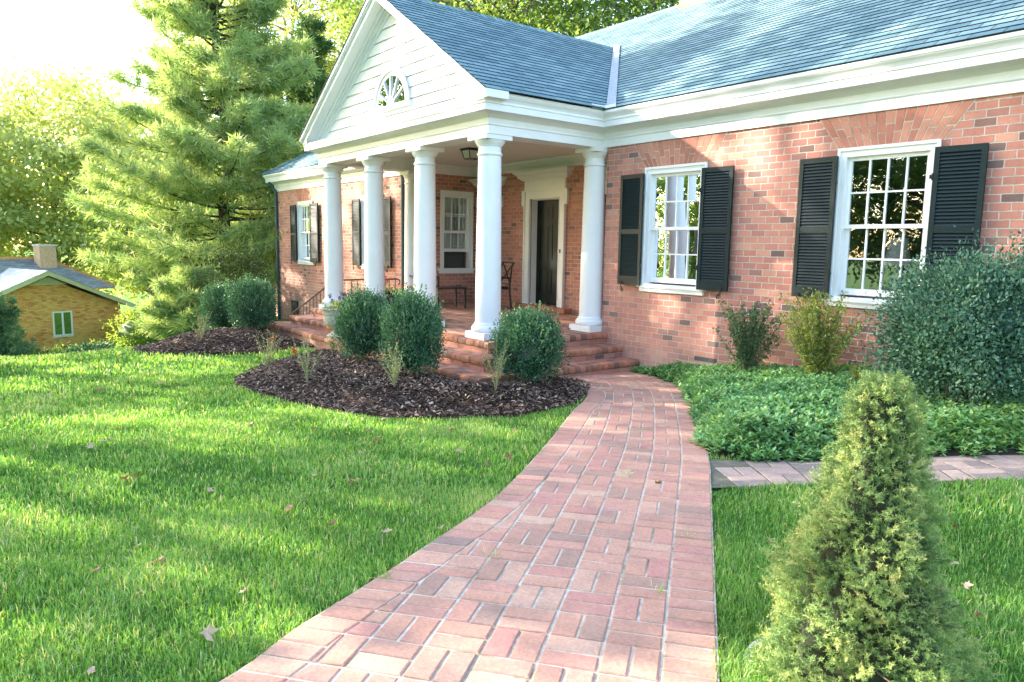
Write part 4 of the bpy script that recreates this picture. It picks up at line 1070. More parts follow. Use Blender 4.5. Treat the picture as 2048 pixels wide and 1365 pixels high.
def shrub_leaves(n, rx, ry, rz, leaf, shape=None, clump=60, up=.5, shell=.72, asp=.55):
    """leaves gathered in clumps on the outer shell of an ellipsoid standing on z=0"""
    k = max(8, n // clump); u = unit(k); u[:, 2] = np.where(u[:, 2] < -.75, -u[:, 2], u[:, 2])
    rad = shell + (1 - shell) * RNG.uniform(0, 1, k) ** .6 + RNG.normal(0, .055, k)
    if shape is not None: rad = rad * shape(u)
    cc = u * rad[:, None] * [rx, ry, rz] + [0, 0, rz * .98]; cc[:, 2] = np.maximum(cc[:, 2], .03)
    idx = np.repeat(np.arange(k), clump); m = len(idx)
    spr = min(rx, rz) * .13
    p = cc[idx] + RNG.normal(0, spr, (m, 3)) * [1, 1, 1.15]; p[:, 2] = np.maximum(p[:, 2], .01)
    d = u[idx] * .7 + unit(m) * .9 + [0, 0, up]; d /= np.linalg.norm(d, axis=1)[:, None]
    V, F = leafquads(p, d, leaf * RNG.uniform(.7, 1.3, m), leaf * asp * RNG.uniform(.8, 1.2, m), .15)
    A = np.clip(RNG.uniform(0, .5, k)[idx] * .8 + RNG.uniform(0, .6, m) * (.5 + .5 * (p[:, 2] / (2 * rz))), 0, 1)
    return V, F, A

def boxwood():
    t = thing('boxwood_shrub', 'rounded dark boxwood in the mulch, leftmost of the three before the columns', 'shrub', (0, 0, 0), 'clipped round boxwoods around the porch')
    lf = LF(); rx, rz = .40, .50
    sh = lambda u: 1 + .07 * np.sin(5 * np.arctan2(u[:, 1], u[:, 0]) + 3 * u[:, 2]) + .10 * np.maximum(u[:, 2], 0) ** 2
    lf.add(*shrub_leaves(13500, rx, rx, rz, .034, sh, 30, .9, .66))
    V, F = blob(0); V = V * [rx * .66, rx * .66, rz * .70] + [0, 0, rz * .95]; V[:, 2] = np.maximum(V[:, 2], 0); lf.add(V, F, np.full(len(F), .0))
    k = 260; u = unit(k); u[:, 2] = np.abs(u[:, 2]) * .9; b = u * [rx, rx, rz] * .92 + [0, 0, rz]               # loose sprigs
    for j in range(k):
        n = 26; q = RNG.uniform(0, 1, n); dr = u[j] * .45 + [0, 0, .8]; L = RNG.uniform(.04, .14) if j % 4 else RNG.uniform(.14, .30)
        p = b[j] + dr * (q * L)[:, None]; d = unit(n) * .8 + dr; d /= np.linalg.norm(d, axis=1)[:, None]
        V, F = leafquads(p, d, .030, .016, .15); lf.add(V, F, np.clip(RNG.uniform(.35, 1.0, n), 0, 1))
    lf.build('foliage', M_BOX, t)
    m = MB()
    for j in range(6): a = j * 1.05; m.tube([(.03 * math.cos(a), .03 * math.sin(a), -.05), (.16 * math.cos(a), .16 * math.sin(a), .35)], [.014, .008], 5)
    m.build('stem', M_TWIG, t); return t
bx = boxwood(); bx.location = (-9.36, 4.60, float(mound2(-9.36, 4.60)) - .02)
bx.scale = (.86, .86, .95)
dup(bx, (-7.90, 4.56, float(mound2(-7.90, 4.56)) - .03), 1.3, (.90, .92, 1.0), 'large round boxwood in the mulch, middle one of the three before the columns')
dup(bx, (-7.02, 5.72, float(mound2(-7.02, 5.72)) - .03), 2.6, (1.02, 1.02, .88), 'round boxwood beside the porch corner and the brick path, right of the other two')
dup(bx, (-14.6, 4.75, float(mound1(-14.6, 4.75)) - .02), .6, (1.06, 1.06, .98), 'round dark boxwood on the far mulch bed, in front of its neighbours by the steps')
dup(bx, (-15.75, 4.55, float(mound1(-15.75, 4.55)) - .04), 3.6, (1.05, 1.05, .96), 'dark boxwood at the outer left of the far mulch bed')
dup(bx, (-16.1, 5.35, float(mound1(-16.1, 5.35)) - .04), 4.6, (.86, .86, .92), 'sunlit boxwood at the back of the far mulch bed, beside the house corner')

def twiggy(name, label, loc, h, spread, nst, nlv, leaf, matl, mats, cat='shrub', group=None, top=.35, red=0, flower=None, thick=.006):
    t = thing(name, label, cat, loc, group, True); m = MB(); lf = LF(); fl = LF()
    for j in range(nst):
        az = RNG.uniform(0, 2 * PI); L = h * RNG.uniform(.55, 1.05); lean = spread * RNG.uniform(.1, 1.0)
        P = [np.array([math.cos(az), math.sin(az), 0]) * lean * q ** 1.3 + [0, 0, L * q] + RNG.normal(0, .012 * q, 3) for q in np.linspace(0, 1, 6)]
        P[0] = P[0] * .3 - [0, 0, .04]
        m.tube([tuple(p) for p in P], [thick * (1 - .12 * k) for k in range(6)], 5, a=RNG.uniform(0, 1))
        q = RNG.uniform(top, 1.0, nlv); B = np.array(P); c = np.array([np.interp(q, np.linspace(0, 1, 6), B[:, i]) for i in range(3)]).T + RNG.normal(0, leaf * .5, (nlv, 3))
        d = unit(nlv) + [0, 0, .3]; d /= np.linalg.norm(d, axis=1)[:, None]
        V, F = leafquads(c, d, leaf * RNG.uniform(.6, 1.25, nlv), leaf * .5, .15); lf.add(V, F, RNG.uniform(0, 1, nlv))
        if j < red:
            n = 14; c = B[-1] + RNG.normal(0, .012, (n, 3)); V, F = leafquads(c, unit(n), .032, .026, .3); fl.add(V, F, RNG.uniform(0, 1, n))
    m.build('stem', mats, t); lf.build('foliage', matl, t)
    if red: fl.build('flower', flower, t)
    return t
RG = 'bare young rose bushes in the mulch'
for k, (x, y, f, h, lab, red) in enumerate(((-10.22, 3.52, mound2, .55, 'sparse rose bush with one red bloom at the outer left rim of the mulch bed', 1), (-8.46, 3.40, mound2, .58, 'pale leggy rose bush in the sunlit front of the mulch bed', 2), (-7.30, 3.98, mound2, .55, 'thin pale rose bush in the mulch before the middle boxwood', 0), (-6.62, 4.92, mound2, .62, 'thin grey green rose bush in the mulch left of the porch corner boxwood', 0), (-11.2, 4.95, mound2, .3, 'tiny rose bush in the mulch beside the stone urn', 0), (-13.55, 3.5, mound1, .5, 'sparse rose bush on the far mulch bed', 0))):
    twiggy('rose_bush', lab, (x, y, float(f(x, y))), h, .24, 16, 34, .022, M_ROSE, M_ROSE, 'shrub', RG, .25, red, M_REDF, .0035)
twiggy('azalea_shrub', 'open dark azalea shrub against the brick wall between the two windows', (-5.18, 7.7, float(ivyz(-5.18, 7.7))), 1.0, .48, 50, 95, .042, M_AZA, M_TWIG, 'shrub', None, .28, thick=.007)
twiggy('azalea_shrub', 'yellow green leggy azalea shrub below the large right window', (-4.22, 7.62, float(ivyz(-4.22, 7.62))), 1.05, .52, 60, 105, .042, M_YEL, M_TWIG, 'shrub', None, .22, thick=.007)
twiggy('azalea_shrub', 'low yellow leaved shoot between the leggy azalea and the big holly', (-3.55, 7.35, float(ivyz(-3.55, 7.35))), .38, .25, 22, 34, .04, M_YEL, M_TWIG, 'shrub', None, .2)

# big holly at the right
hx, hy = -2.58, 7.30; t = thing('holly_shrub', 'large dense blue green holly shrub in front of the right hand window', 'shrub', (hx, hy, float(ivyz(hx, hy))), None, True)
lf = LF(); sh = lambda u: 1 + .14 * np.sin(4 * np.arctan2(u[:, 1], u[:, 0]) + 2 * u[:, 2]) + .12 * np.sin(7 * u[:, 2] + 3 * u[:, 0]) + .08 * np.sin(11 * u[:, 1] + 9 * u[:, 2])
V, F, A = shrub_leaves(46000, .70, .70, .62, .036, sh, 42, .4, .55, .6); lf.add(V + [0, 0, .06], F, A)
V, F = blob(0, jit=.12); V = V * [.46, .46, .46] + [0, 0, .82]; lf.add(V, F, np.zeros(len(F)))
m = MB()
for j in range(14):
    a = j * .45 + RNG.uniform(0, .3); r_ = RNG.uniform(.35, .7); m.tube([(.06 * math.cos(a), .06 * math.sin(a), -.1), (.25 * math.cos(a + .2), .25 * math.sin(a + .2), .35), (r_ * math.cos(a), r_ * math.sin(a), RNG.uniform(.7, 1.2))], [.024, .016, .006], 6)
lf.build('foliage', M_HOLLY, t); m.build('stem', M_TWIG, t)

def bush(name, label, loc, rx, ry, rz, n, leaf, mat, group=None, asp=.55, clump=40, up=.4, shell=.6, core=True, jit=.12):
    t = thing(name, label, 'shrub', loc, group, True); lf = LF()
    ph = RNG.uniform(0, 6); sh = lambda u: 1 + .13 * np.sin(4 * np.arctan2(u[:, 1], u[:, 0]) + 2 * u[:, 2] + ph) + .10 * np.sin(6 * u[:, 2] + ph)
    lf.add(*shrub_leaves(n, rx, ry, rz, leaf, sh, clump, up, shell, asp))
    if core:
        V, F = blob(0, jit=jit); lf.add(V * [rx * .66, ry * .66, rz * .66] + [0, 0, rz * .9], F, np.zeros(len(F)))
    lf.build('foliage', mat, t); m = MB()
    for j in range(7): a = j * .9; m.tube([(.05 * math.cos(a), .05 * math.sin(a), -.15), (rx * .4 * math.cos(a), ry * .4 * math.sin(a), rz * .9)], [.02, .01], 5)
    m.build('stem', M_TWIG, t); return t

# dwarf spruce in a white pot, close to the camera
sx, sy = -1.225, 2.675; sz = float(gz(sx, sy)); POTH = .02
t = thing('potted_spruce', 'fuzzy cone shaped dwarf spruce in the lower right foreground', 'conifer', (sx, sy, sz + POTH - .03), None, True)
PRZ = [-.12, .0, .12, .30, .48, .66, .81, .94, 1.08, 1.18]; PRR = [.26, .325, .335, .29, .24, .19, .145, .112, .095, .03]
def sprad(z, az): return np.interp(z, PRZ, PRR) * (1 + .15 * np.sin(3 * az + 7 * z) + .14 * np.sin(5 * az - 13 * z + 1) + .11 * np.sin(8 * az + 21 * z))
lf = LF(); n = 6600
zz = RNG.uniform(0, 1, n * 3) * 1.28 - .10; zz = zz[RNG.uniform(0, .42, n * 3) < np.interp(zz, PRZ, PRR) + .03][:n]; n = len(zz); az = RNG.uniform(0, 2 * PI, n); rr = sprad(zz, az) * RNG.uniform(.72, 1.0, n)
c = np.column_stack([rr * np.cos(az), rr * np.sin(az), zz]); dd = np.column_stack([np.cos(az), np.sin(az), np.full(n, .55)]) + RNG.normal(0, .35, (n, 3)); dd /= np.linalg.norm(dd, axis=1)[:, None]
nn = 30; q = np.tile(np.linspace(0, 1, nn), n); LL = RNG.uniform(.032, .060, n)
p = np.repeat(c, nn, 0) + np.repeat(dd, nn, 0) * (q * np.repeat(LL, nn))[:, None]
nd = np.repeat(dd, nn, 0) * .75 + unit(n * nn); nd /= np.linalg.norm(nd, axis=1)[:, None]
V, F = leafquads(p, nd, RNG.uniform(.011, .018, n * nn), .0030, .1)
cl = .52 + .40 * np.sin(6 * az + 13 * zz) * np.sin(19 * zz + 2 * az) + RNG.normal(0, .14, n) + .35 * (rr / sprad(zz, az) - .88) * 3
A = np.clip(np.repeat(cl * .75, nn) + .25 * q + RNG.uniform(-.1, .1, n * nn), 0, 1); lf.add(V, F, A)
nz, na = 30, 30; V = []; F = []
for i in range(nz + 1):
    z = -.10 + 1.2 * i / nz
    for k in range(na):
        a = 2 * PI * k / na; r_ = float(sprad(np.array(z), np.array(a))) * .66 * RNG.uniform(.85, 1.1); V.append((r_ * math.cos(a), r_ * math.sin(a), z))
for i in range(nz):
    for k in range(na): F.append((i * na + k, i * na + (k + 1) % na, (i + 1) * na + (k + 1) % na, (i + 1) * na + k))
np_mesh('inner_core', np.array(V), np.array(F), np.full(len(F), .5), plain('dark_core', (.03, .036, .017), .95, .6, 30), t); lf.build('foliage', M_SPRUCE, t)  # solid core, its dark colour stands in for shade between the needles
m = MB(); m.tube([(0, 0, -.2), (.01, 0, .4), (0, 0, 1.05)], [.03, .02, .006], 7)
for k in range(26):
    a = RNG.uniform(0, 6.28); z = RNG.uniform(-.02, .6); r_ = float(sprad(np.array(z), np.array(a))) * 1.02; m.tube([(0, 0, z - .08), (r_ * math.cos(a), r_ * math.sin(a), z + .03)], [.008, .002], 4)
m.build('trunk', M_TWIG, t)
t = thing('plant_pot', 'weathered white pot holding the dwarf spruce in the foreground', 'pot', (sx, sy, sz))
px_, py_ = sx - .085, sy - .055; sz -= .075
m = MB(); m.lathe(px_, py_, [(.20, sz - .14), (.25, sz - .10), (.29, sz - .02), (.30, sz + .015), (.32, sz + .02), (.325, sz + .055), (.295, sz + .06), (.285, sz + .02), (.0, sz + .015)], 36); m.build('pot_body', M_WPOT, t, smooth=True)
m = MB(); m.lathe(px_, py_, [(.284, sz + .02), (.2, sz + .035), (0.0, sz + .04)], 24); m.build('soil', M_SOIL, t, smooth=True)

# pachysandra ground cover: uncountable
P = np.array(IVY); lo, hi = P.min(0), P.max(0); q = RNG.uniform(lo, hi, (13500, 2)); _j = RNG.normal(0, .04, q.shape); q = q[inpoly(q[:, 0] + _j[:, 0], q[:, 1] + _j[:, 1], IVY)]
hd = np.hypot(q[:, 0] - hx, q[:, 1] - hy); q = q[(hd > .28) | (RNG.uniform(0, 1, len(q)) < .1)]
ed = edgedist(q[:, 0], q[:, 1], IVY); fr2 = q[ed < .28]; fr3 = np.vstack([fr2 + RNG.normal(0, .03, fr2.shape) for _ in range(3)])
n0 = len(q); q = np.vstack([q, fr3]); n = len(q); ed = edgedist(q[:, 0], q[:, 1], IVY)
hh = (.06 + .10 * smooth01(ed / .22)) * RNG.uniform(.75, 1.15, n) + .022 * np.sin(q[:, 0] * 5) * np.sin(q[:, 1] * 6 + 1); hh[n0:] *= RNG.uniform(.15, .8, n - n0); hh = np.maximum(hh, .02)
c = np.column_stack([q, ivyz(q[:, 0], q[:, 1]) + hh]); per = 9
out = np.repeat(c, per, 0); az = np.tile(np.arange(per) * 2.4, n) + np.repeat(RNG.uniform(0, 6.28, n), per); lay2 = np.tile(np.arange(per) / per, n)
d = np.column_stack([np.cos(az), np.sin(az), .75 - 1.15 * lay2 + RNG.normal(0, .18, n * per)]) ; d[:, :2] += np.repeat(RNG.normal(0, .25, (n, 2)), per, 0); d /= np.linalg.norm(d, axis=1)[:, None]
out[:, 2] -= lay2 * .035
V, F = leafquads(out, d, RNG.uniform(.038, .066, n * per), RNG.uniform(.019, .033, n * per), .12, np.column_stack([RNG.normal(0, .25, n * per), RNG.normal(0, .25, n * per), np.ones(n * per)]))
yel = np.clip(.5 + .5 * np.sin(q[:, 0] * 1.3 + 1) * np.sin(q[:, 1] * 1.7), 0, 1)
A = np.clip(np.repeat(RNG.uniform(0, .45, n) + .2 * yel, per) + RNG.uniform(0, .4, n * per) - .25 * lay2 + .1, 0, 1)
m2 = 9000; qq = RNG.uniform(lo, hi, (m2 * 2, 2)); qq = qq[inpoly(qq[:, 0], qq[:, 1], IVY)]
o = np_mesh('ground_cover', V, F, A, M_IVY); o['kind'] = 'stuff'; tag(o, 'low glossy green pachysandra leaves covering the bed between path and house', 'ground cover')

# lawn grass: uncountable
YAW, PITCH, ROLL = (math.radians(a) for a in (52.13, 7.51, -0.93))
fwd2 = np.array([-math.sin(YAW), math.cos(YAW)])
STEPS = [(-15.4, 5.15), (-7.3, 5.15), (-7.3, 8.3), (5, 8.3), (5, 20), (-27.5, 20), (-27.5, 9.3), (-22.8, 8.2), (-17.6, 8.2), (-17.6, 6.2), (-15.4, 6.2)]
bands = [(1.0, 3.2, 26000, .0034, .040), (3.2, 5.0, 15000, .0045, .040), (5.0, 8.0, 6000, .0068, .040), (8.0, 11.5, 2600, .010, .042), (11.5, 20.0, 750, .018, .05)]
GV = []; GA = []
for r0, r1, dens, w, h in bands:
    half = math.radians(44); n = int(half * (r1 * r1 - r0 * r0) * dens)
    r = np.sqrt(RNG.uniform(r0 * r0, r1 * r1, n)); a = math.atan2(fwd2[1], fwd2[0]) + RNG.uniform(-half, half, n)
    x, y = r * np.cos(a), r * np.sin(a)
    jx, jy = RNG.normal(0, .018, n), RNG.normal(0, .018, n); ok = ~inpoly(x + jx, y + jy, PATHPOLY) & ~inpoly(x, y, BED2) & ~inpoly(x, y, BED1) & ~inpoly(x, y, WALKPOLY) & ~inpoly(x, y, IVY) & ~inpoly(x, y, STEPS)
    ok &= np.hypot(x - sx, y - sy) > .30
    pat = np.sin(x * 2.3 + 1.7 * np.sin(y * 1.1)) * np.sin(y * 2.9 + x) + .6 * np.sin(x * 7.1) * np.sin(y * 6.3)
    ok &= RNG.uniform(0, 1, n) < np.clip(.72 + .3 * pat, .25, 1)
    x, y, pat = x[ok], y[ok], pat[ok]; n = len(x); z = gz(x, y) - .035
    L = h * RNG.uniform(.45, 1.5, n) * (1 + .22 * pat); th = RNG.uniform(0, 2 * PI, n); bend = RNG.uniform(.1, .95, n)
    tilt = np.column_stack([np.cos(th), np.sin(th)]); th2 = th + PI / 2 + RNG.normal(0, .7, n); sd = np.column_stack([np.cos(th2), np.sin(th2)]) * w * .5
    b = np.column_stack([x, y, z]); m1 = np.column_stack([x + tilt[:, 0] * L * bend * .28, y + tilt[:, 1] * L * bend * .28, z + L * .62]); tp = np.column_stack([x + tilt[:, 0] * L * bend * .85, y + tilt[:, 1] * L * bend * .85, z + L * (1.08 - .38 * bend)])
    s3 = np.column_stack([sd, np.zeros(n)])
    GV.append(np.stack([b - s3, b + s3, m1 + s3 * .9, m1 - s3 * .9, tp + s3 * .15, tp - s3 * .15], 1).reshape(-1, 3))
    dry = np.clip(np.sin(x * .9 + 2 * np.sin(y * .7)) * np.sin(y * 1.3 - x * .4) - .35, 0, 1) * RNG.uniform(0, 1, n); GA.append(np.clip(.46 + .35 * dry + .13 * pat + RNG.normal(0, .24, n) + (RNG.uniform(0, 1, n) < .035) * .5, 0, 1))
GV = np.vstack(GV); GA = np.concatenate(GA); n = len(GA); k6 = np.arange(n)[:, None] * 6
F = np.concatenate([k6 + [0, 1, 2, 3], k6 + [3, 2, 4, 5]])
o = np_mesh('lawn_grass', GV, F, np.concatenate([GA, GA]), M_GRASS); o['kind'] = 'stuff'; tag(o, 'mown bright green lawn grass on both sides of the path', 'grass')

wv = LF()
for (wx, wy, k) in ((-3.1, 1.62, 34), (-2.55, 3.3, 12), (-3.6, 3.9, 12), (-2.2, 2.6, 10), (-4.6, 5.2, 12), (-3.0, 2.2, 10)):
    c = np.column_stack([wx + RNG.normal(0, .035, k), wy + RNG.normal(0, .02, k), np.full(k, float(gz(wx, wy)) - .004)]); d = unit(k) * .8 + [0, 0, .7]; d /= np.linalg.norm(d, axis=1)[:, None]
    V, F = leafquads(c, d, RNG.uniform(.03, .075, k), .005, .1); wv.add(V, F, RNG.uniform(.3, 1, k))
o = wv.build('joint_weeds', M_GRASS, None); o['kind'] = 'stuff'; tag(o, 'wisps of grass sprouting from the brick path joints', 'weeds')

# fallen leaves, each its own thing
def leaf_mesh(k):
    rs = np.random.default_rng(k); n = 11; V = [(0, 0, .012)]; 
    for i in range(n):
        a = 2 * PI * i / n; r = (.030 if i % 2 else .055) * rs.uniform(.7, 1.2) * (1 + .5 * math.cos(a)); V.append((r * math.cos(a), r * math.sin(a) * .75, .012 + .035 * rs.uniform(-.4, 1) * abs(math.sin(a)) + .01 * math.cos(a * 2)))
    F = [(0, i + 1, (i + 1) % n + 1) for i in range(n)]
    return V, F
protos = []
pts = [(-4.6, 2.2), (-5.6, 2.9), (-3.9, 1.7), (-6.6, 2.0), (-5.0, 1.3), (-7.6, 2.4), (-8.3, 1.2), (-9.6, 1.6), (-10.4, 2.3), (-6.0, 3.0), (-4.4, 3.2), (-3.3, 1.0), (-3.0, .75), (-4.0, .5), (-5.6, .9), (-6.9, 1.0), (-4.9, 2.0), (-4.3, 1.6), (-8.8, 2.3), (-11.3, 1.4), (-3.6, 1.9), (-5.2, 4.1), (-6.3, 2.6), (-7.1, 1.6)]
pts += [(-2.2, 3.6), (-1.9, 3.9), (-1.62, 4.55), (-1.45, 4.1), (-1.3, 3.9), (-1.15, 3.6), (-2.05, 3.4), (-1.2, 4.9), (-1.75, 3.25), (-1.05, 4.3)]
pts += [(-3.3, 3.9), (-7.6, 3.5), (-8.6, 3.6), (-6.6, 5.3), (-9.7, 3.5), (-6.9, 4.3)]
for i in range(46):
    while True:
        r = math.sqrt(RNG.uniform(4, 110)); a = math.atan2(fwd2[1], fwd2[0]) + RNG.uniform(-.5, .75); x, y = r * math.cos(a), r * math.sin(a)
        if y < 5 and not inpoly(np.array([x]), np.array([y]), BED2)[0] and not inpoly(np.array([x]), np.array([y]), PATHPOLY)[0]: break
    pts.append((x, y))
for i, (x, y) in enumerate(pts):
    if i < 4:
        V, F = leaf_mesh(i); me = bpy.data.meshes.new('fallen_leaf'); me.from_pydata(V, [], F); at = me.attributes.new('v', 'FLOAT', 'FACE'); at.data.foreach_set('value', np.full(len(F), [.9, .55, .2, 1.0][i], np.float32)); me.materials.append(M_DRY); protos.append(me)
    o = bpy.data.objects.new('fallen_leaf', protos[i % 4]); COL.objects.link(o); xa, ya = np.array([x]), np.array([y])
    onb = inpoly(xa, ya, BED2)[0]; onp = inpoly(xa, ya, PATHPOLY)[0]
    z = float(mound2(x, y)) + .02 if onb else float(gz(x, y)) + (.0 if onp else .012)
    o.location = (x, y, z); o.rotation_euler = (RNG.normal(0, .35) * (not onp), RNG.normal(0, .35) * (not onp), RNG.uniform(0, 6.28)); s = RNG.uniform(.45, .85); o.scale = (s, s, s)
    tag(o, 'dry curled leaf fallen on the dark mulch' if onb else ('dry curled leaf fallen on the brick path' if onp else 'dry curled autumn leaf fallen on the lawn'), 'leaf', 'dry leaves fallen about the garden')

# planters on the steps and the porch
def geranium(name, label, loc, r, h, n, fcol, nf, group):
    t = thing(name, label, 'flowers', loc, group, True); lf = LF(); fl = LF(); m = MB()
    p = np.column_stack([RNG.normal(0, r * .5, n), RNG.normal(0, r * .5, n), RNG.uniform(.0, h * .55, n)]); d = unit(n) + [0, 0, .5]; d /= np.linalg.norm(d, axis=1)[:, None]
    V, F = leafquads(p, d, .05, .045, .15); lf.add(V, F, RNG.uniform(.3, 1, n))
    for k in range(nf):
        a, q = RNG.uniform(0, 6.28), RNG.uniform(.1, 1) * r; z = h * RNG.uniform(.65, 1.1); e = np.array([q * math.cos(a), q * math.sin(a), z]); m.tube([(e[0] * .4, e[1] * .4, -.02), tuple(e)], .004, 4)
        c = e + RNG.normal(0, .016, (26, 3)); V, F = leafquads(c, unit(26), .026, .022, .2); fl.add(V, F, RNG.uniform(0, 1, 26))
    lf.build('foliage', M_YEL if fcol is M_PURF else M_IVY, t); m.build('stem', M_ROSE, t); fl.build('flower', fcol, t); return t
def pot(name, label, x, y, z, prof, mat, group=None, n=28):
    t = thing(name, label, 'planter', (x, y, z), group); m = MB(); m.lathe(x, y, [(r, z + h) for r, h in prof], n); m.build('pot_body', mat, t, smooth=True)
    top = prof[-1][1] + z; m = MB(); m.lathe(x, y, [(prof[-1][0] + .01, top), (0.0, top + .02)], 20); m.build('soil', M_SOIL, t); return t
BP = [(.13, 0), (.14, .02), (.16, .2), (.21, .38), (.25, .42), (.255, .45), (.235, .455), (.22, .42)]
pot('flower_pot', 'black fluted pot with red flowers between the second and third columns', -11.42, 6.35, FL, BP, M_POT, 'black porch flower pots')
pot('flower_pot', 'black pot with red flowers close behind the second column', -12.42, 6.55, FL, BP, M_POT, 'black porch flower pots')
geranium('geranium', 'red geranium in the black pot between the second and third columns', (-11.42, 6.35, FL + .43), .2, .17, 60, M_REDF, 3, 'red porch geraniums')
geranium('geranium', 'tall red geranium in the pot close behind the second column', (-12.42, 6.55, FL + .43), .2, .27, 70, M_REDF, 4, 'red porch geraniums')
ux, uy, uz = -12.2, 5.50, .172
pot('stone_urn', 'weathered grey stone urn planter on the lowest brick step', ux, uy, uz, [(.20, 0), (.205, .03), (.17, .05), (.10, .09), (.085, .12), (.10, .15), (.17, .18), (.235, .25), (.255, .32), (.25, .40), (.265, .42), (.265, .445), (.25, .45), (.26, .48), (.285, .50), (.285, .525), (.255, .53), (.235, .48)], M_STONE, None, 36)
geranium('petunia', 'purple petunias with pale green leaves growing in the stone urn', (ux, uy, uz + .49), .22, .26, 90, M_PURF, 7, None)

# table lamp and china inside the right hand window
t = thing('table_lamp', 'table lamp with pale paper shade behind the right hand window', 'lamp', (-4.06, 8.95, 1.22)); lx, ly = -4.06, 8.95
m = MB(); m.lathe(lx, ly, [(.105, 2.02), (.135, 1.79), (.132, 1.79), (.102, 2.02)], 24); m.lathe(lx, ly, [(.14, 1.79), (.205, 1.70), (.20, 1.70), (.135, 1.79)], 24); m.build('lamp_shade', M_SHADE, t, smooth=True)
m = MB(); m.lathe(lx, ly, [(.09, 1.221), (.095, 1.24), (.03, 1.27), (.06, 1.4), (.07, 1.5), (.03, 1.62), (.012, 1.66), (.012, 2.05)], 18); m.lathe(lx, ly, [(.0, 2.05), (.02, 2.06), (.02, 2.09), (0, 2.10)], 10); m.build('lamp_base', M_BLUE, t, smooth=True)
t = thing('console_table', 'dark wooden table standing inside the right hand window', 'table', (-4.1, 8.95, .5))
m = MB(); m.box(-4.45, -3.4, 8.70, 9.2, 1.19, 1.22); m.build('tabletop', M_WOOD, t)
for x in (-4.42, -3.43):
    for y in (8.73, 9.17): m = MB(); m.box(x - .025, x + .025, y - .025, y + .025, .5, 1.19); m.build('leg', M_WOOD, t)
t = thing('china_bowl', 'upturned blue and white china bowl at the lower left of the right hand window', 'bowl', (-4.28, 8.78, 1.22))
m = MB(); m.lathe(-4.28, 8.78, [(.14, 1.221), (.145, 1.25), (.13, 1.33), (.09, 1.39), (.05, 1.41), (.0, 1.415)], 24); m.build('bowl_body', M_BLUE, t, smooth=True)
t = thing('toy_sail', 'small white sail shape standing inside the left hand window', 'ornament', (-6.5, 8.50, 1.33))
m = MB(); m.prism([(-6.60, 1.84), (-6.47, 1.86), (-6.49, 2.05)], lambda p, q, d: (p, d, q), 8.47, 8.475); m.build('sail', M_CURT, t)
m = MB(); m.tube([(-6.48, 8.473, 1.30), (-6.48, 8.473, 2.06)], .006, 5); m.build('mast', M_WOOD, t)

# ------------------------------------------------------------------ neighbour's house, downhill to the left
NA = np.array([-41.43, 3.74]); NE1 = (-.29454, .95564); NE2 = (-.95564, -.29454)
def ntf(u, w, z): return (NA[0] + u * NE1[0] + w * NE2[0], NA[1] + u * NE1[1] + w * NE2[1], z)
NH = thing('neighbour_house', 'low yellow brick house with cream gable and pale roof beyond the lawn', 'house', (float(NA[0]), float(NA[1]), -3.8))
ap, sl = .30, .45
m = MB(); m.prism([(-3.65, -5.5), (3.42, -5.5), (3.42, ap - .32 - sl * 3.42 - .0), (-.09 + .8, ap - .32 - .8 * sl), (-.09 - .8, ap - .32 - .8 * sl), (-3.65, ap - .32 - sl * 3.5)], lambda p, q, d: (p, d, q), 0, 9); m.build('wall', M_BUFF, NH, tf=ntf)
m = MB()
for sg in (-1, 1): m.prism([(-.09, ap), (-.09 + sg * 4.45, ap - sl * 4.45), (-.09 + sg * 4.45, ap - sl * 4.45 - .20), (-.09, ap - .22)], lambda p, q, d: (p, d, q), -.42, -.30); m.prism([(-.09, ap - .10), (-.09 + sg * 4.3, ap - .1 - sl * 4.3), (-.09 + sg * 4.3, ap - sl * 4.3 - .15), (-.09, ap - .16)], lambda p, q, d: (p, d, q), -.299, 0)
m.build('rake_board', M_CREAM, NH, tf=ntf)
m = MB()
for k in range(6):
    z0 = ap - .32 - .8 * sl + k * .062; hw = (ap - .18 - z0) / sl - .15
    if hw > .05: m.prism([(-.09 - hw, z0), (-.09 + hw, z0), (-.09 + hw - .08, z0 + .05), (-.09 - hw + .08, z0 + .05)], lambda p, q, d: (p, d, q), -.05, .02)
m.build('gable_vent', M_CREAM, NH, tf=ntf)
m = MB()
for sg in (-1, 1): m.face([(-.09, -.43, ap + .012), (-.09 + sg * 4.47, -.43, ap - sl * 4.47 + .012), (-.09 + sg * 4.47, 9.4, ap - sl * 4.47 + .012), (-.09, 9.4, ap + .012)][::sg], [(0, 0), (4.9, 0), (4.9, 9.8), (0, 9.8)])
m.build('roof', M_WROOF, NH, tf=ntf)
m = MB(); m.box(.10, 1.06, -.03, .02, -2.98, -2.92)
for a, b, c, d in ((.13, .20, -2.92, -1.70), (.96, 1.03, -2.92, -1.70), (.20, .96, -1.77, -1.70), (.20, .96, -2.92, -2.84), (.54, .62, -2.84, -1.77)): m.box(a, b, -.05, .01, c, d)
wo = m.build('window', M_TRIMW, NH, tf=ntf); m = MB(); m.box(.20, .96, -.025, -.022, -2.84, -1.77); m.build('pane', glass_mat('neighbour_glass', (.95, 1, .9), .5), wo, tf=ntf)
m = MB(); m.tube([(4.2, -.25, -1.78), (3.9, -.2, -1.95), (3.5, -.08, -2.15), (3.48, -.06, -2.4), (3.48, -.06, -3.9)], .05, 6); m.build('downspout', M_CREAM, NH, tf=ntf)
m = MB(); m.prism([(2.0, .85), (5.6, -.75), (5.6, -1.0), (-1.5, -1.0), (-1.5, .85)], lambda p, q, d: (p, d, q), 4.9, 5.1); m.build('wall', M_BUFF, NH, tf=ntf)
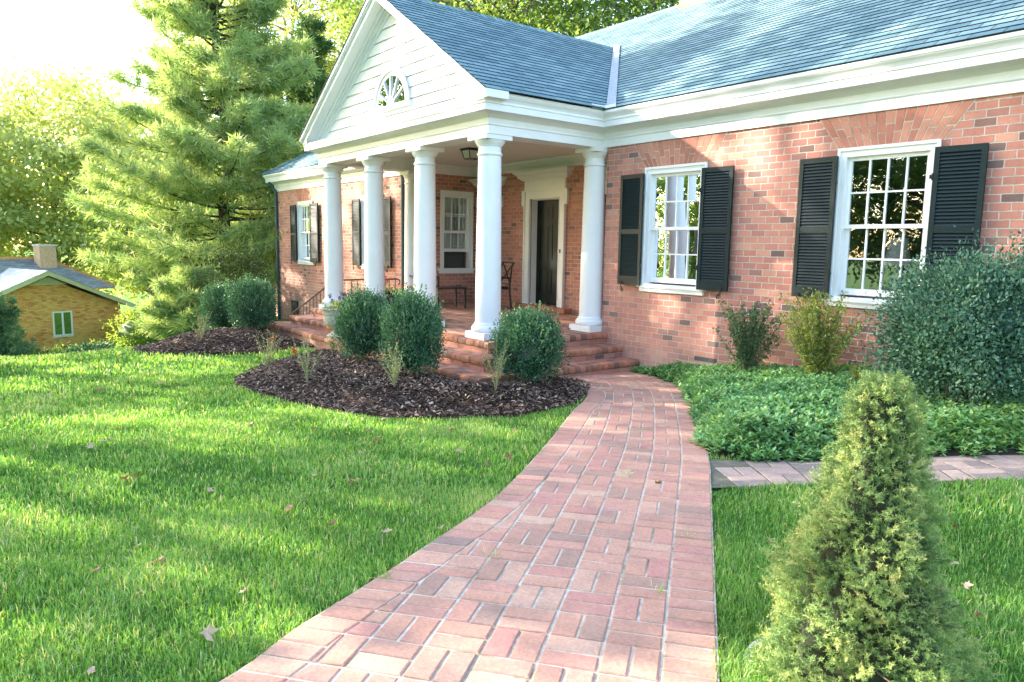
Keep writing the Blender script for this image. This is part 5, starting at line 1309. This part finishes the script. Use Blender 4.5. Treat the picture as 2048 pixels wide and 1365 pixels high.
m = MB(); m.face([(-14, 1.6, -.72), (4.1, 1.6, -.72), (1.75, 5.2, .85), (-14, 5.2, .85)], [(0, 0), (18, 0), (16, 4), (0, 4)]); m.face([(4.1, 1.6, -.72), (4.1, 9, -.72), (1.75, 5.2, .85)], [(0, 0), (7, 0), (3.5, 3)]); m.face([(4.1, 9, -.72), (-14, 9, -.72), (-14, 5.2, .85), (1.75, 5.2, .85)], [(0, 0), (18, 0), (16, 4), (0, 4)]); m.build('roof', M_ROOFB, NH, tf=ntf)
m = MB(); m.box(1.35, 2.15, 3.9, 4.65, -.3, 1.42); cho = m.build('chimney', plain('tan_chimney', (.62, .42, .27), .9, .4, 9), NH, tf=ntf); m = MB(); m.box(1.31, 2.19, 3.86, 4.69, 1.42, 1.52); m.build('chimney_cap', M_WROOF, cho, tf=ntf)

# shrubs between the lawn crest and the neighbour's house
def gpt(x, y, dz=-.1): return (x, y, float(gz(x, y)) + dz)
NG = 'shrubs below the lawn before the yellow house'
conifer('dark_conifer', 'dark green pointed conifer at the far left edge before the yellow house', gpt(-20.6, .55, 0), 2.0, 1.25, .05, M_PINED, 9, .17, 30, .13, 22, .022, None, 21, .05, .7)
for (x, y, r, h, mt, lab) in ((-31, 3.4, .9, .7, M_VIB, 'dark low shrub under the neighbouring window'), (-31.5, 4.7, .9, .6, M_VIB, 'olive shrub with reddish tips right of the neighbouring window'), (-27, 3.6, 1.0, .55, M_YEL, 'sunlit yellow green shrub left of the feathery pine'), (-24, 3.0, .9, .45, M_BOX, 'low grey green shrub just beyond the lawn crest'), (-26, 2.2, .9, .5, M_YEL, 'small yellow shrub beyond the lawn at left'), (-29, 5.6, 1.3, .9, M_YEL, 'bright shrub against the downspout corner of the yellow house'), (-25, 1.5, .8, .5, M_VIB, 'low brownish shrub at the left below the lawn')):
    bush('low_shrub', lab, gpt(x, y), r, r, h, 3600, .085, mt, NG)
bush('viburnum_shrub', 'loose olive shrub with pinkish tips beside the far house corner', gpt(-21.6, 6.7, 0), .95, .9, 1.15, 6000, .07, M_VIB, None, .6, 26, .3, .45, False)

# ------------------------------------------------------------------ trees
conifer('white_pine', 'tall feathery sunlit pine reaching above the frame left of the house', (-26.8, 7.9, float(gz(-26.8, 7.9))), 15.5, 4.3, 1.6, M_PINE, 8, .42, 46, .34, 26, .032, None, 3, .26, .62)
conifer('low_pine', 'low bright feathery young pine behind the far mulch bed', (-24.2, 6.0, float(gz(-24.2, 6.0))), 2.5, 1.35, .3, M_PINE, 8, .3, 36, .30, 24, .028, None, 4, .07, .6)
conifer('dark_pine', 'darker pine half hidden behind the pediment left edge', (-32.0, 13.2, -1.5), 13.5, 4.2, 2.0, M_PINED, 8, .45, 36, .34, 22, .034, None, 6, .25)
BG = 'leafy trees beyond the houses'
broadleaf('maple_tree', 'wide yellow green tree rising behind the yellow house', (-54, 5.4, -4.5), 17.0, 6.6, 2.5, 150, 34000, .30, M_MAPLE, M_BARK, .34, BG, (0, 0), 1.0, 1)
broadleaf('maple_tree', 'yellow green tree at the far left edge, cut by the frame', (-54, -2.5, -4.5), 16.0, 6.2, 2.5, 130, 28000, .30, M_MAPLE, M_BARK, .3, BG, (0, 0), 1.0, 2)
broadleaf('maple_tree', 'leafy tree in the gap between the yellow house tree and the pine', (-58, 12.5, -4.5), 17.5, 6.5, 2.0, 140, 32000, .32, M_MAPLE, M_BARK, .36, BG, (0, 0), 1.0, 3)
broadleaf('tulip_tree', 'large bright tree just right of the tall pine above the house roof', (-37.5, 14.8, -1.0), 20.0, 6.5, 5.0, 150, 36000, .22, M_MAPLE, M_BARK, .36, BG, (0, 0), .8, 4)
broadleaf('leaning_tree', 'tree with a thick pale leaning trunk behind the low pine', (-38.0, 8.3, -3.2), 9.5, 3.6, 3.0, 50, 9000, .2, M_OAK, M_BARK, .42, BG, (-1.2, .4), .7, 5)
broadleaf('oak_tree', 'pale limbed oak behind the porch roof ridge', (-25.5, 19.5, 0), 19.0, 7.0, 6.5, 170, 40000, .19, M_OAK, M_BARK, .42, BG, (0, 0), .72, 6)
broadleaf('oak_tree', 'oak with heavy grey branches behind the main roof beside the chimney', (-19.5, 23.5, 0), 19.0, 7.2, 6.5, 170, 40000, .19, M_OAK, M_BARK, .45, BG, (0, 0), .72, 7)
broadleaf('oak_tree', 'distant leafy tree filling the gap behind both oaks', (-40, 26, -1), 20.0, 7.5, 4, 150, 30000, .28, M_OAK, M_BARK, .4, BG, (0, 0), .95, 8)
# trees of the same garden standing left of the view: they throw the dappled shade and show in the window glass
SG = 'shade trees on the lawn side of the garden'
sh1 = broadleaf('shade_tree', 'tall shade tree standing on the lawn outside the left of the view', (-17.5, -7.0, float(gz(-17.5, -7.))), 18.0, 5.4, 6.6, 62, 7600, .26, M_OAK, M_BARK, .34, SG, (0, 0), .55, 9)
sh1.scale = (1, 1, 1.2)
def shade(x, y, rz, sc, lab): dup(sh1, (x, y, float(gz(x, y))), rz, sc, lab)
shade(-31.0, -8.2, 1.1, (1.05, 1.05, 1.5), 'second shade tree further down the lawn slope outside the view')
shade(-25.5, -8.8, 3.6, (1, 1, 1.75), 'high crowned shade tree between the others outside the view')
shade(-25.0, -17.0, 4.1, 1.1, 'shade tree at the back of the front lawn outside the view')
gt1 = broadleaf('garden_tree', 'dense low branched garden tree in front of the house outside the view', (-12.5, -12.5, float(gz(-12.5, -12.5))), 10.5, 4.6, .8, 130, 34000, .17, M_OAK, M_BARK, .3, SG, (0, 0), .7, 12)
dup(gt1, (-19.5, -13.5, float(gz(-19.5, -13.5))), 2.0, 1.0, 'second dense garden tree in front of the house outside the view')
dup(gt1, (-25.2, -15.8, float(gz(-25.2, -15.8))), 5.0, 1.0, 'fourth dense garden tree in front of the house outside the view')
dup(gt1, (-6.0, -13.0, float(gz(-6, -13))), 4.0, 1.0, 'third dense garden tree in front of the house outside the view')
shade(-45.0, -14.5, .4, (1.1, 1.1, 1.6), 'tall shade tree further down the hill outside the view')
shade(-4.0, -18.0, 5.2, 1.0, 'shade tree behind the camera reflected in the right hand window')
# overhead cable
m = MB(); a = Vector((-26.45, 9.25, 3.22)); b = Vector((-75., 4.0, 4.9)); m.tube([tuple(a.lerp(b, k / 24) - Vector((0, 0, 1.4 * (1 - (2 * k / 24 - 1) ** 2)))) for k in range(25)], .018, 5)
o = m.build('overhead_cable', M_WIRE); tag(o, 'thin black cable running from the far house corner past the trees', 'cable')

# ------------------------------------------------------------------ light, sky, camera
SUN_EL = math.radians(25); S = Vector((-.81, -.585, 0)).normalized() * math.cos(SUN_EL) + Vector((0, 0, math.sin(SUN_EL)))
w = bpy.data.worlds.new('World'); SC.world = w; w.use_nodes = True; nt = w.node_tree; nt.nodes.clear()
sky = nt.nodes.new('ShaderNodeTexSky'); sky.sky_type = 'NISHITA'; sky.sun_disc = False; sky.sun_elevation = SUN_EL; sky.sun_rotation = math.atan2(S.x, S.y); sky.dust_density = 2.0; sky.air_density = 1.1; sky.ozone_density = 1.0
bg = nt.nodes.new('ShaderNodeBackground'); bg.inputs['Strength'].default_value = .95; ou = nt.nodes.new('ShaderNodeOutputWorld')
nt.links.new(sky.outputs[0], bg.inputs[0]); nt.links.new(bg.outputs[0], ou.inputs[0])
sl_ = bpy.data.lights.new('sun', 'SUN'); sl_.energy = 22.0; sl_.angle = math.radians(.5); sl_.color = (1.0, .90, .74); so_ = bpy.data.objects.new('sun', sl_); COL.objects.link(so_); so_.rotation_euler = (-S).to_track_quat('-Z', 'Y').to_euler()
cam = bpy.data.cameras.new('camera'); co_ = bpy.data.objects.new('camera', cam); COL.objects.link(co_); SC.camera = co_
cam.sensor_width = 36; cam.lens = 1450 / 2048 * 36; cam.clip_start = .05; cam.clip_end = 2000
f = Vector((-math.sin(YAW) * math.cos(PITCH), math.cos(YAW) * math.cos(PITCH), -math.sin(PITCH))); r = Vector((math.cos(YAW), math.sin(YAW), 0)); d = f.cross(r); c_, s_ = math.cos(ROLL), math.sin(ROLL)
R_ = r * c_ + d * s_; D_ = -r * s_ + d * c_
mx = Matrix((R_, -D_, -f)).transposed().to_4x4(); mx.translation = Vector((0, 0, CAMZ)); co_.matrix_world = mx
cam.dof.use_dof = True; cam.dof.focus_distance = 10.0; cam.dof.aperture_fstop = 9.0
SC.view_settings.view_transform = 'Standard'; SC.view_settings.look = 'None'; SC.view_settings.exposure = 0.0
SC.cycles.use_denoising = True; SC.cycles.max_bounces = 8; SC.cycles.transparent_max_bounces = 16; SC.cycles.diffuse_bounces = 4; SC.cycles.sample_clamp_indirect = 6.0
